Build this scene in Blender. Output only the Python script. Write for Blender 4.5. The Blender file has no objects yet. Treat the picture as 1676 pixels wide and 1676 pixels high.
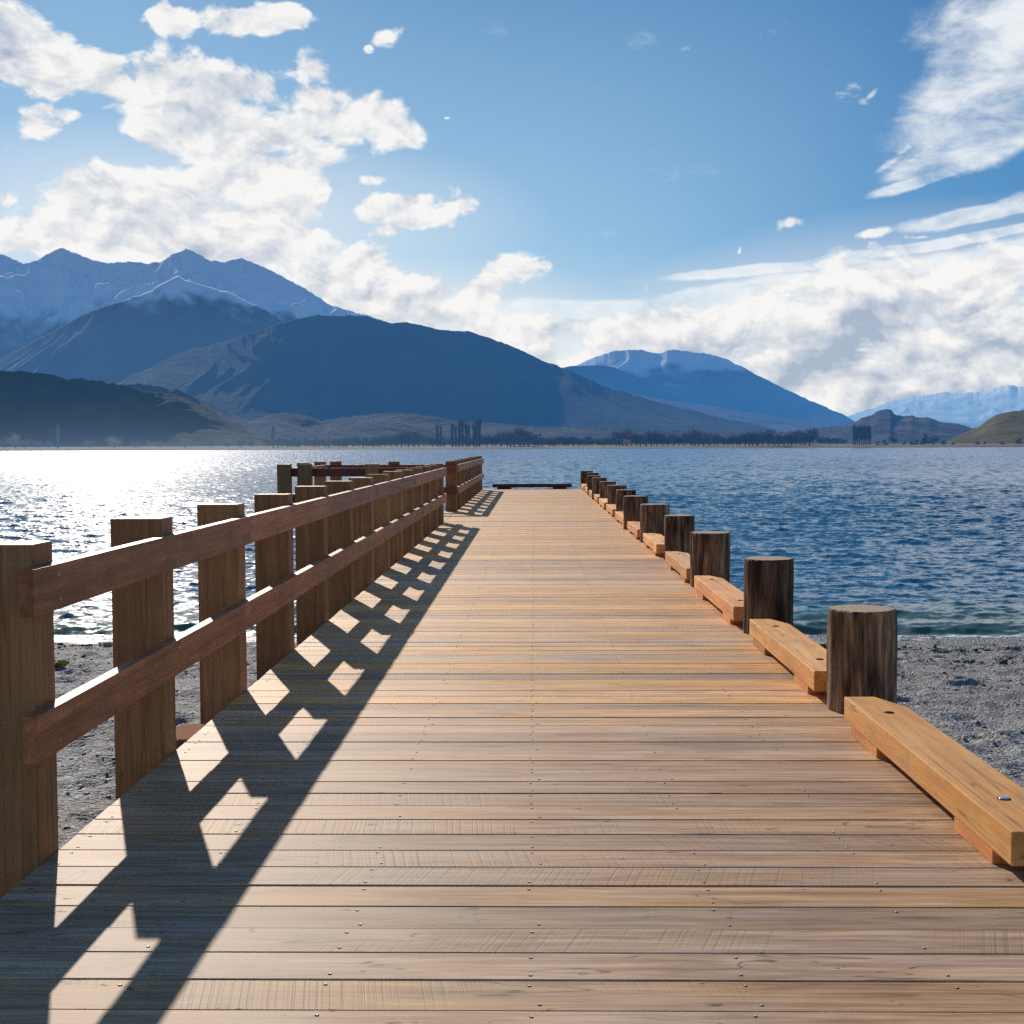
import bpy, bmesh, math, random
import numpy as np
from math import radians, sin, cos, tan, pi
from mathutils import Vector, Matrix

random.seed(7)
rng = np.random.default_rng(7)
scene = bpy.context.scene
col = scene.collection

# ------------------------------------------------------------------ camera
F = 2142.46; YAW = .0168476; PIT = .0503777; ROL = .0038089; CH = 1.396
Xv = Vector((cos(YAW), sin(YAW), 0))
Yv = Vector((-sin(YAW)*cos(PIT), cos(YAW)*cos(PIT), -sin(PIT)))
Zv = Vector((-sin(YAW)*sin(PIT), cos(YAW)*sin(PIT), cos(PIT)))
Rv = Xv*cos(ROL) - Zv*sin(ROL)
Uv = Xv*sin(ROL) + Zv*cos(ROL)
cam_d = bpy.data.cameras.new("camera"); cam = bpy.data.objects.new("camera", cam_d); col.objects.link(cam)
M = Matrix((Rv, Uv, -Yv)).transposed().to_4x4(); M.translation = Vector((0, 0, CH))
cam.matrix_world = M
cam_d.sensor_width = 36; cam_d.sensor_fit = 'HORIZONTAL'; cam_d.lens = F/1676*36
cam_d.clip_start = .05; cam_d.clip_end = 90000
scene.camera = cam

def bearing(px, py):
    """survey helper: azimuth (from +Y, east positive) and tan(elevation) of a sight line"""
    d = Yv + Rv*((px-838)/F) + Uv*((838-py)/F)
    return math.atan2(d.x, d.y), d.z/math.hypot(d.x, d.y)

# ------------------------------------------------------------------ helpers
def tag(o, label=None, cat=None, group=None, kind=None):
    if label: o['label'] = label
    if cat: o['category'] = cat
    if group: o['group'] = group
    if kind: o['kind'] = kind
    return o

def empty(name, loc=(0, 0, 0), rz=0):
    o = bpy.data.objects.new(name, None); col.objects.link(o)
    o.location = loc; o.rotation_euler = (0, 0, rz); o.empty_display_size = .2
    return o

def link_mesh(name, me, mat=None, parent=None, loc=(0, 0, 0)):
    o = bpy.data.objects.new(name, me); col.objects.link(o)
    if mat is not None:
        for m in (mat if isinstance(mat, (list, tuple)) else [mat]): me.materials.append(m)
    if parent: o.parent = parent
    o.location = loc
    return o

def np_mesh(name, V, Fc, smooth=False):
    me = bpy.data.meshes.new(name)
    V = np.asarray(V, np.float32); Fc = np.asarray(Fc, np.int32)
    k = Fc.shape[1]
    me.vertices.add(len(V)); me.vertices.foreach_set('co', V.ravel())
    me.loops.add(Fc.size); me.loops.foreach_set('vertex_index', Fc.ravel())
    me.polygons.add(len(Fc)); me.polygons.foreach_set('loop_start', np.arange(0, Fc.size, k, dtype=np.int32))
    me.polygons.foreach_set('loop_total', np.full(len(Fc), k, np.int32))
    me.polygons.foreach_set('use_smooth', np.full(len(Fc), bool(smooth)))
    me.update(calc_edges=True); me.validate()
    return me

def grid_faces(nx, ny):
    i = np.arange(ny-1)[:, None]*nx + np.arange(nx-1)[None, :]
    return np.stack([i, i+1, i+1+nx, i+nx], -1).reshape(-1, 4)

def box_mesh(name, sx, sy, sz, bev=.004, seg=1, origin='min'):
    """box from 0..s on every axis, soft edges, a few loops so it can be slightly uneven"""
    bm = bmesh.new(); bmesh.ops.create_cube(bm, size=1)
    for v in bm.verts:
        v.co = Vector(((v.co.x+.5)*sx, (v.co.y+.5)*sy, (v.co.z+.5)*sz))
    if bev: bmesh.ops.bevel(bm, geom=bm.edges[:], offset=bev, segments=seg, affect='EDGES', profile=.6)
    me = bpy.data.meshes.new(name); bm.to_mesh(me); bm.free()
    return me

# --- numpy gradient noise
def _h(ix, iy, seed):
    n = (ix.astype(np.int64)*374761393 + iy.astype(np.int64)*668265263 + seed*974634777) & 0xFFFFFFFF
    n = ((n ^ (n >> 13))*1274126177) & 0xFFFFFFFF
    return (n ^ (n >> 16)) & 0xFFFFFFFF
def pn(x, y, seed=0):
    x0 = np.floor(x); y0 = np.floor(y); fx = x-x0; fy = y-y0
    def g(dx, dy):
        a = _h(x0+dx, y0+dy, seed)/4294967296.*2*pi
        return np.cos(a)*(fx-dx) + np.sin(a)*(fy-dy)
    u = fx*fx*fx*(fx*(fx*6-15)+10); v = fy*fy*fy*(fy*(fy*6-15)+10)
    return ((g(0, 0)*(1-u)+g(1, 0)*u)*(1-v) + (g(0, 1)*(1-u)+g(1, 1)*u)*v)*1.5
def fbm(x, y, o=5, seed=0, gain=.5, lac=2.03):
    s = 0; a = 1; t = 0
    for k in range(o):
        s = s + a*pn(x, y, seed+k*17); t += a; a *= gain; x = x*lac+3.1; y = y*lac+7.7
    return s/t
def ridged(x, y, o=5, seed=0, gain=.5):
    s = 0; a = 1; t = 0
    for k in range(o):
        s = s + a*(1-np.abs(pn(x, y, seed+k*17))*1.9); t += a; a *= gain; x = x*2.07+3.1; y = y*2.03+7.7
    return s/t

# --- node helpers
class NT:
    def __init__(self, tree): self.t = tree; self.n = tree.nodes; self.l = tree.links
    def new(self, typ, ins=None, **kw):
        nd = self.n.new(typ)
        for k, v in kw.items(): setattr(nd, k, v)
        if ins:
            for k, v in ins.items():
                s = nd.inputs[k]
                if isinstance(v, bpy.types.NodeSocket): self.l.new(v, s)
                else: s.default_value = v
        return nd
    def math(self, op, a, b=0., c=None, clamp=False):
        nd = self.n.new('ShaderNodeMath'); nd.operation = op; nd.use_clamp = clamp
        for i, v in enumerate([a, b] + ([c] if c is not None else [])):
            if isinstance(v, bpy.types.NodeSocket): self.l.new(v, nd.inputs[i])
            else: nd.inputs[i].default_value = v
        return nd.outputs[0]
    def vmath(self, op, a, b=None, scale=None):
        nd = self.n.new('ShaderNodeVectorMath'); nd.operation = op
        for i, v in enumerate([a, b]):
            if v is None: continue
            if isinstance(v, bpy.types.NodeSocket): self.l.new(v, nd.inputs[i])
            else: nd.inputs[i].default_value = v
        if scale is not None:
            if isinstance(scale, bpy.types.NodeSocket): self.l.new(scale, nd.inputs['Scale'])
            else: nd.inputs['Scale'].default_value = scale
        return nd.outputs[0]
    def mix(self, f, a, b, typ='RGBA', blend='MIX'):
        nd = self.n.new('ShaderNodeMix'); nd.data_type = typ
        if typ == 'RGBA': nd.blend_type = blend; ia, ib, o = nd.inputs[6], nd.inputs[7], nd.outputs[2]
        else: ia, ib, o = nd.inputs[2], nd.inputs[3], nd.outputs[0]
        for s, v in ((nd.inputs[0], f), (ia, a), (ib, b)):
            if isinstance(v, bpy.types.NodeSocket): self.l.new(v, s)
            else:
                s.default_value = (tuple(v)+(1,))[:4] if isinstance(v, (tuple, list)) else v
        return o
    def step(self, x, a, b, lo=0., hi=1., smooth=True):
        nd = self.n.new('ShaderNodeMapRange'); nd.interpolation_type = 'SMOOTHSTEP' if smooth else 'LINEAR'; nd.clamp = True
        for k, v in (('From Min', a), ('From Max', b), ('To Min', lo), ('To Max', hi)): nd.inputs[k].default_value = v
        self.l.new(x, nd.inputs['Value']); return nd.outputs[0]
    def noise(self, vec, scale=1, detail=4, rough=.5, dist=0., out=0, dim='3D', lac=2.0):
        nd = self.n.new('ShaderNodeTexNoise'); nd.noise_dimensions = dim
        if vec is not None: self.l.new(vec, nd.inputs['Vector'])
        nd.inputs['Scale'].default_value = scale; nd.inputs['Detail'].default_value = detail
        nd.inputs['Roughness'].default_value = rough; nd.inputs['Distortion'].default_value = dist
        nd.inputs['Lacunarity'].default_value = lac
        return nd.outputs[out]
    def mapv(self, vec, scale=(1, 1, 1), loc=(0, 0, 0), rot=(0, 0, 0)):
        nd = self.n.new('ShaderNodeMapping'); self.l.new(vec, nd.inputs[0])
        nd.inputs['Scale'].default_value = scale; nd.inputs['Location'].default_value = loc; nd.inputs['Rotation'].default_value = rot
        return nd.outputs[0]
    def ramp(self, x, stops, interp='LINEAR'):
        nd = self.n.new('ShaderNodeValToRGB'); nd.color_ramp.interpolation = interp
        e = nd.color_ramp.elements
        while len(e) < len(stops): e.new(.5)
        for q, (p, c) in zip(e, stops): q.position = p; q.color = (tuple(c)+(1,))[:4]
        self.l.new(x, nd.inputs[0]); return nd.outputs[0]

def material(name):
    m = bpy.data.materials.new(name); m.use_nodes = True
    t = NT(m.node_tree); t.n.clear()
    out = t.n.new('ShaderNodeOutputMaterial')
    bs = t.n.new('ShaderNodeBsdfPrincipled'); t.l.new(bs.outputs[0], out.inputs[0])
    return m, t, bs, out

# ------------------------------------------------------------------ sun and sky
SUN_AZ = radians(-19.2); SUN_EL = radians(25.2)
sun_dir = Vector((sin(SUN_AZ)*cos(SUN_EL), cos(SUN_AZ)*cos(SUN_EL), sin(SUN_EL)))
ld = bpy.data.lights.new("sun", 'SUN'); ld.energy = 5.0; ld.angle = radians(.5); ld.color = (1, .90, .77)
lo = bpy.data.objects.new("sun", ld); col.objects.link(lo)
lo.rotation_euler = sun_dir.to_track_quat('Z', 'Y').to_euler(); lo.location = (0, 0, 30)

def px_ae(px, py):
    a, t_ = bearing(px, py); return a, math.atan(t_)

def build_world():
    w = bpy.data.worlds.new("World"); scene.world = w; w.use_nodes = True
    t = NT(w.node_tree); t.n.clear()
    out = t.n.new('ShaderNodeOutputWorld'); bg = t.n.new('ShaderNodeBackground'); t.l.new(bg.outputs[0], out.inputs[0])
    S = .10
    bg.inputs[1].default_value = S
    sky = t.n.new('ShaderNodeTexSky'); sky.sky_type = 'NISHITA'; sky.sun_disc = False
    sky.sun_elevation = SUN_EL; sky.sun_rotation = SUN_AZ; sky.altitude = 280
    sky.air_density = 1.0; sky.dust_density = .55; sky.ozone_density = 2.2
    co = t.n.new('ShaderNodeTexCoord').outputs['Generated']
    dirv = t.vmath('NORMALIZE', co)
    sx = t.new('ShaderNodeSeparateXYZ', {0: dirv})
    az = t.math('ARCTAN2', sx.outputs[0], sx.outputs[1])
    el = t.math('ARCSINE', sx.outputs[2])
    ae = t.new('ShaderNodeCombineXYZ', {0: az, 1: el}).outputs[0]
    w1 = t.vmath('SCALE', t.vmath('SUBTRACT', t.noise(dirv, scale=13, detail=4, rough=.55, out=1), (.5, .5, .5)), scale=.060)
    w1 = t.vmath('MULTIPLY', w1, (1, .6, 0))
    ae0 = t.vmath('ADD', ae, t.vmath('SCALE', w1, scale=.3)); ae = t.vmath('ADD', ae, w1)
    def blobs(lst, norm=True, ae=ae):
        s = None
        for (cx, cy, rx, ry, rot, st) in lst:
            a, e = px_ae(cx, cy)
            nd = t.n.new('ShaderNodeMapping'); nd.vector_type = 'TEXTURE'; t.l.new(ae, nd.inputs[0])
            nd.inputs['Location'].default_value = (a, e, 0); nd.inputs['Rotation'].default_value = (0, 0, radians(-rot))
            nd.inputs['Scale'].default_value = (rx/F*1.42, ry/F*1.42, 1)
            g = t.n.new('ShaderNodeTexGradient'); g.gradient_type = 'SPHERICAL'; t.l.new(nd.outputs[0], g.inputs[0])
            v = t.math('MULTIPLY', g.outputs['Fac'], ((2.95 if rx > 45 else 1.9)*(.80+.10*st)) if norm else st)
            s = v if s is None else t.math('MAXIMUM', s, v)
        return s
    # cumulus clumps (survey positions of the real clouds)
    cum = blobs([
        (35, 100, 135, 55, 12, 2.4), (165, 125, 72, 36, 14, 1.7), (72, 198, 56, 26, 0, 1.7),
        (270, 32, 48, 24, -5, 1.4), (415, 34, 95, 24, -4, 1.4),
        (635, 58, 36, 14, -8, .9), (598, 78, 16, 10, 0, .9),
        (365, 172, 158, 70, 8, 2.6), (310, 222, 90, 36, 10, 1.6), (500, 118, 36, 32, 0, 1.4), (555, 190, 120, 44, 16, 2.2),
        (640, 215, 60, 26, 20, 1.6), (723, 203, 9, 5, 0, .6), (600, 288, 30, 10, 0, 1.2),
        (430, 285, 130, 45, -12, 2.4), (150, 318, 75, 36, 0, 2.4), (300, 330, 210, 55, -4, 2.6), (490, 305, 75, 55, 20, 1.6),
        (15, 322, 22, 26, 0, 2.2), (60, 385, 150, 36, -6, 2.4), (250, 390, 260, 55, 0, 2.8), (500, 390, 90, 40, 10, 2.0),
        (665, 335, 70, 28, -10, 1.7), (700, 350, 70, 24, -4, 1.6), (645, 372, 36, 16, -12, 1.5),
        (820, 448, 80, 34, -12, 2.3), (590, 450, 120, 52, 10, 2.3), (720, 490, 130, 42, 0, 2.2), (560, 480, 110, 50, 15, 1.8),
        (760, 535, 160, 40, 5, 2.0), (900, 575, 140, 34, 10, 2.2),
        (970, 545, 110, 30, 0, 2.0), (1000, 590, 200, 30, 0, 2.4), (830, 580, 120, 34, 10, 2.4), (660, 520, 110, 40, 5, 2.2),
        (1310, 378, 38, 17, -16, .9), (1222, 410, 22, 8, -55, .4), (1438, 386, 36, 11, -14, 1.1), (1500, 384, 28, 6, 0, 1.0),
        (1150, 560, 200, 48, -4, 2.5), (1070, 535, 120, 32, -6, 1.5), (1250, 530, 160, 50, -8, 2.6),
        (1480, 560, 320, 120, -4, 4.2), (1620, 500, 200, 75, -6, 4.0), (1300, 620, 200, 60, 0, 2.6), (1650, 620, 200, 80, 0, 3.0),
        (1400, 655, 120, 24, 0, 1.6), (1760, 560, 200, 160, 0, 3.0)])
    # stretched high cloud
    cir = blobs([
        (1640, 90, 110, 110, -45, 2.0), (1600, 160, 120, 70, -30, 1.9), (1600, 235, 130, 34, -16, 2.2), (1520, 268, 70, 14, -14, 1.6), (1720, 60, 120, 140, 0, 2.2),
        (1500, 297, 75, 10, -14, 1.9), (1452, 268, 24, 6, -35, .6), (1428, 155, 14, 5, -40, .2),
        (1600, 352, 110, 12, -7, 2.4), (1660, 330, 40, 14, -20, 1.9), (1540, 398, 260, 8, -7, 2.3), (1250, 442, 180, 8, -3, 1.7),
        (1460, 462, 330, 34, -5, 2.4), (1650, 430, 150, 30, -8, 2.6), (1190, 480, 150, 16, -6, 2.4), (960, 505, 160, 16, 0, 1.2)], ae=ae0)
    def density(vec, detail=9):
        wv = t.noise(t.mapv(vec, scale=(1, 1, 1.5)), scale=9, detail=3, rough=.5, out=1)
        wv = t.vmath('SCALE', t.vmath('SUBTRACT', wv, (.5, .5, .5)), scale=.055)
        v2 = t.vmath('ADD', vec, wv)
        n1 = t.noise(t.mapv(v2, scale=(1, 1, 1.55)), scale=24, detail=detail, rough=.58)
        return n1
    n1 = density(dirv)
    # same field a little towards the sun: relief on the billows
    sh = t.vmath('ADD', dirv, tuple(Vector((sin(SUN_AZ), 0, .55)).normalized()*.010))
    n2 = density(sh, 5)
    cr_n = t.noise(t.mapv(dirv, scale=(1.0, 1, 2.4), rot=(0, radians(-14), 0)), scale=17, detail=9, rough=.62, dist=.3)
    # clouds elsewhere in the sky, out of the photograph
    outside = t.math('MULTIPLY', t.step(t.math('ABSOLUTE', az), .55, .9), t.step(t.noise(dirv, scale=2.2, detail=2), .45, .65))
    outside = t.math('MULTIPLY', outside, .9)
    hi_el = t.step(el, .47, .65)
    outside = t.math('MAXIMUM', outside, t.math('MULTIPLY', hi_el, t.step(t.noise(dirv, scale=2.9, detail=2), .5, .7)))
    dc = t.math('ADD', t.math('ADD', t.math('MULTIPLY', t.math('SUBTRACT', n1, .5), 4.4), t.math('MINIMUM', cum, 1.65)), t.math('SUBTRACT', outside, 1.0))
    dr = t.math('ADD', t.math('MULTIPLY', t.math('SUBTRACT', cr_n, .5), 3.2), t.math('SUBTRACT', t.math('MINIMUM', cir, 1.2), .80))
    ac = t.step(dc, -.27, .36); ar = t.math('MULTIPLY', t.step(dr, -.45, 1.0), .93)
    # base sky, a little deeper and more saturated away from the sun, milky near the horizon
    base = sky.outputs[0]
    base = t.mix(1., base, (.50, .66, .80), blend='MULTIPLY')
    grad = t.ramp(t.step(el, .0, .36, smooth=False), [(0, (.74, .82, .86)), (.40, (.38, .60, .80)), (1, (.070, .25, .50))])
    grad = t.mix(1., grad, (10., 10., 10.), blend='MULTIPLY')
    base = t.mix(.72, base, grad)
    base = t.mix(1., base, (.93, .97, .99), blend='MULTIPLY')
    sd = t.new('ShaderNodeVectorMath', {0: dirv, 1: tuple(sun_dir)}, operation='DOT_PRODUCT').outputs['Value']
    far_sun = t.step(sd, .94, .76)
    base = t.mix(t.math('MULTIPLY', far_sun, .85), base, t.mix(1., base, (.26, .54, .77), blend='MULTIPLY'))
    milk = t.math('MULTIPLY', t.step(el, .16, .02), .72)
    base = t.mix(milk, base, (7.9, 8.5, 8.9))
    veil = t.math('MULTIPLY', blobs([(640, 520, 420, 110, 12, 1.0), (300, 360, 420, 110, 0, 1.0), (980, 590, 300, 80, 0, 1.0), (1450, 560, 420, 150, -6, 1.2)], norm=False, ae=ae0), .75)
    base = t.mix(veil, base, (8.6, 8.8, 8.9))
    # cloud colour: white rims, grey-blue thick parts
    relief = t.math('MULTIPLY', t.math('SUBTRACT', n2, n1), 3.0)
    gray = blobs([(15, 85, 70, 40, 0, 1.4), (150, 322, 48, 26, 0, 1.5), (620, 470, 60, 26, 0, 1.0), (540, 425, 50, 26, 0, .9), (330, 400, 130, 22, 0, .7), (300, 130, 90, 30, 0, .4), (400, 130, 70, 25, 0, .4),
                  (1230, 590, 110, 40, 15, 2.0), (1440, 530, 110, 34, -12, 2.2), (1620, 535, 100, 28, 0, 2.2), (1340, 585, 110, 26, -10, 1.6), (1500, 600, 150, 24, 0, 1.3), (1560, 640, 200, 30, 0, 1.2), (1680, 600, 120, 40, 0, 1.0), (880, 600, 120, 20, 0, .3), (700, 520, 100, 18, 0, .6), (150, 190, 60, 20, 0, .3), (440, 200, 110, 24, 0, .7), (250, 345, 120, 18, 0, .5), (100, 130, 60, 16, 0, .6)], norm=False)
    thick = t.step(dc, .25, 1.5)
    lown = t.noise(dirv, scale=14, detail=5, rough=.55)
    gsh = t.math('MULTIPLY', t.math('MINIMUM', gray, 1.1), t.step(lown, .22, .70))
    shade = t.math('ADD', t.math('MULTIPLY', gsh, .75), t.math('ADD', t.math('MULTIPLY', t.math('MULTIPLY', thick, t.step(lown, .35, .75)), .34), relief))
    shade = t.math('ADD', shade, .08, clamp=True)
    c1 = t.mix(ar, base, (8.8, 9.1, 9.3))
    cc = t.mix(shade, (9.4, 9.3, 9.1), (3.9, 4.7, 6.0))
    c2 = t.mix(t.math('MULTIPLY', ac, .97), c1, cc)
    fin = t.mix(t.step(el, -.002, -.02), c2, (2.0, 2.4, 2.8))
    t.l.new(fin, bg.inputs[0])
    w.cycles.sampling_method = 'MANUAL'; w.cycles.sample_map_resolution = 1024
build_world()

# ------------------------------------------------------------------ materials
def wood(name, dark, mid, light, axis='z', freq=30, stretch=.05, rough=.6, bump=.25, blotch=None, blotch_amt=.5, spec=.35, cracks=.0, island=False):
    m, t, bs, out = material(name)
    co = t.n.new('ShaderNodeTexCoord').outputs['Object']
    rnd = t.n.new('ShaderNodeObjectInfo').outputs['Random']
    off = t.new('ShaderNodeCombineXYZ', {0: t.math('MULTIPLY', rnd, 37.), 1: t.math('MULTIPLY', rnd, 91.), 2: t.math('MULTIPLY', rnd, 53.)}).outputs[0]
    v = t.vmath('ADD', co, off)
    sc = [1, 1, 1]; sc['xyz'.index(axis)] = stretch
    gv = t.mapv(v, scale=sc)
    warp = t.noise(t.mapv(v, scale=[s*1.0 for s in sc]), scale=5, detail=2, out=1)
    gv2 = t.vmath('ADD', gv, t.vmath('SCALE', t.vmath('SUBTRACT', warp, (.5, .5, .5)), scale=.09))
    g = t.noise(gv2, scale=freq, detail=7, rough=.65)
    fine = t.noise(gv, scale=freq*5, detail=3, rough=.6)
    gg = t.math('ADD', t.math('MULTIPLY', g, .75), t.math('MULTIPLY', fine, .25))
    c = t.ramp(gg, [(.30, dark), (.5, mid), (.70, light)])
    big = t.noise(v, scale=2.6, detail=4, rough=.6)
    c = t.mix(t.math('MULTIPLY', t.step(big, .45, .68), blotch_amt), c, blotch or tuple(x*.6 for x in mid))
    val = t.math('ADD', .80, t.math('MULTIPLY', rnd, .4))
    c = t.vmath('SCALE', c, scale=val)
    h = gg
    if cracks:
        ck = t.noise(t.mapv(v, scale=[s*(.35 if i == 'xyz'.index(axis) else 1) for i, s in enumerate(sc)]), scale=freq*.8, detail=2, rough=.4)
        line = t.math('MULTIPLY', t.step(t.math('ABSOLUTE', t.math('SUBTRACT', ck, .5)), .012, .0), cracks)
        c = t.mix(line, c, tuple(x*.18 for x in dark)); h = t.math('SUBTRACT', h, t.math('MULTIPLY', line, 1.5))
    t.l.new(c, bs.inputs['Base Color'])
    bs.inputs['Roughness'].default_value = rough; bs.inputs['Specular IOR Level'].default_value = spec
    b = t.new('ShaderNodeBump', {'Strength': bump, 'Distance': .004, 'Height': h}); t.l.new(b.outputs[0], bs.inputs['Normal'])
    return m

M_post = wood('treated_pine', (.19, .075, .022), (.33, .150, .052), (.45, .235, .09), 'z', 26, .05, blotch=(.19, .085, .028), blotch_amt=.35, cracks=.4)
M_rail = wood('red_hardwood', (.17, .055, .016), (.37, .125, .044), (.54, .235, .10), 'y', 28, .04, rough=.5, blotch=(.13, .045, .03), cracks=.3)
M_railx = wood('red_hardwood_cross', (.11, .025, .009), (.22, .05, .018), (.32, .10, .04), 'x', 28, .04, rough=.5, blotch=(.10, .03, .02))
M_kerb = wood('macrocarpa', (.50, .19, .035), (.80, .36, .085), (.90, .50, .17), 'y', 16, .06, rough=.6, blotch=(.46, .24, .09), blotch_amt=.45, cracks=.5)
M_kerb2 = wood('macrocarpa_red', (.46, .16, .035), (.80, .335, .09), (.90, .49, .19), 'y', 34, .045, rough=.6, blotch=(.50, .20, .08), blotch_amt=.55, cracks=.5)
M_blk = wood('block_wood', (.34, .11, .025), (.62, .23, .06), (.75, .34, .12), 'y', 22, .08, rough=.7)
M_dark = wood('dark_beam', (.05, .018, .012), (.085, .03, .02), (.12, .05, .035), 'x', 22, .05)
M_joist = wood('joist_wood', (.06, .04, .025), (.12, .08, .05), (.18, .12, .08), 'y', 22, .05)

def mat_bark():
    m, t, bs, out = material('weathered_pile')
    co = t.n.new('ShaderNodeTexCoord').outputs['Object']
    rnd = t.n.new('ShaderNodeObjectInfo').outputs['Random']
    off = t.new('ShaderNodeCombineXYZ', {0: t.math('MULTIPLY', rnd, 41.), 1: t.math('MULTIPLY', rnd, 13.), 2: t.math('MULTIPLY', rnd, 77.)}).outputs[0]
    v = t.vmath('ADD', co, off)
    g = t.noise(t.mapv(v, scale=(1, 1, .10)), scale=24, detail=7, rough=.62, dist=.6)
    p = t.noise(t.mapv(v, scale=(1, 1, .22)), scale=7, detail=5, rough=.62)
    c = t.ramp(t.math('ADD', t.math('MULTIPLY', g, .55), t.math('MULTIPLY', p, .45)),
               [(.36, (.012, .009, .006)), (.44, (.050, .028, .016)), (.53, (.17, .095, .048)), (.64, (.40, .24, .13))])
    c = t.vmath('SCALE', c, scale=t.math('ADD', .6, t.math('MULTIPLY', rnd, .9)))
    t.l.new(c, bs.inputs['Base Color']); bs.inputs['Roughness'].default_value = .8; bs.inputs['Specular IOR Level'].default_value = .25
    b = t.new('ShaderNodeBump', {'Strength': .8, 'Distance': .012, 'Height': t.math('ADD', g, p)}); t.l.new(b.outputs[0], bs.inputs['Normal'])
    return m
M_bark = mat_bark()

def mat_endgrain(name, a, b_):
    m, t, bs, out = material(name)
    co = t.n.new('ShaderNodeTexCoord').outputs['Object']
    rnd = t.n.new('ShaderNodeObjectInfo').outputs['Random']
    wv = t.n.new('ShaderNodeTexWave'); wv.wave_type = 'RINGS'; wv.rings_direction = 'Z'
    t.l.new(co, wv.inputs[0]); wv.inputs['Scale'].default_value = 22; wv.inputs['Distortion'].default_value = 3.5; wv.inputs['Detail'].default_value = 3
    n = t.noise(co, scale=35, detail=6, rough=.7)
    f = t.math('ADD', t.math('MULTIPLY', wv.outputs['Fac'], .4), t.math('MULTIPLY', n, .6))
    c = t.ramp(f, [(.2, a), (.75, b_)])
    t.l.new(c, bs.inputs['Base Color']); bs.inputs['Roughness'].default_value = .9; bs.inputs['Specular IOR Level'].default_value = .08
    bb = t.new('ShaderNodeBump', {'Strength': .5, 'Distance': .004, 'Height': f}); t.l.new(bb.outputs[0], bs.inputs['Normal'])
    return m
M_top = mat_endgrain('pile_end_grain', (.24, .16, .10), (.55, .42, .29))
M_top2 = mat_endgrain('red_end_grain', (.13, .045, .012), (.36, .14, .045))
M_lime = mat_endgrain('lime_end_grain', (.30, .26, .06), (.50, .44, .14))

def mat_metal(name, c, r=.35):
    m, t, bs, out = material(name)
    co = t.n.new('ShaderNodeTexCoord').outputs['Object']
    n = t.noise(co, scale=90, detail=3)
    t.l.new(t.ramp(n, [(.3, tuple(x*.6 for x in c)), (.7, c)]), bs.inputs['Base Color'])
    bs.inputs['Metallic'].default_value = .9; bs.inputs['Roughness'].default_value = r
    return m
M_steel = mat_metal('galvanised_steel', (.62, .62, .64), .38)
M_screw = mat_metal('screw_steel', (.50, .49, .48), .5)
M_hole = mat_metal('dark_recess', (.02, .018, .015), .9)

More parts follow.
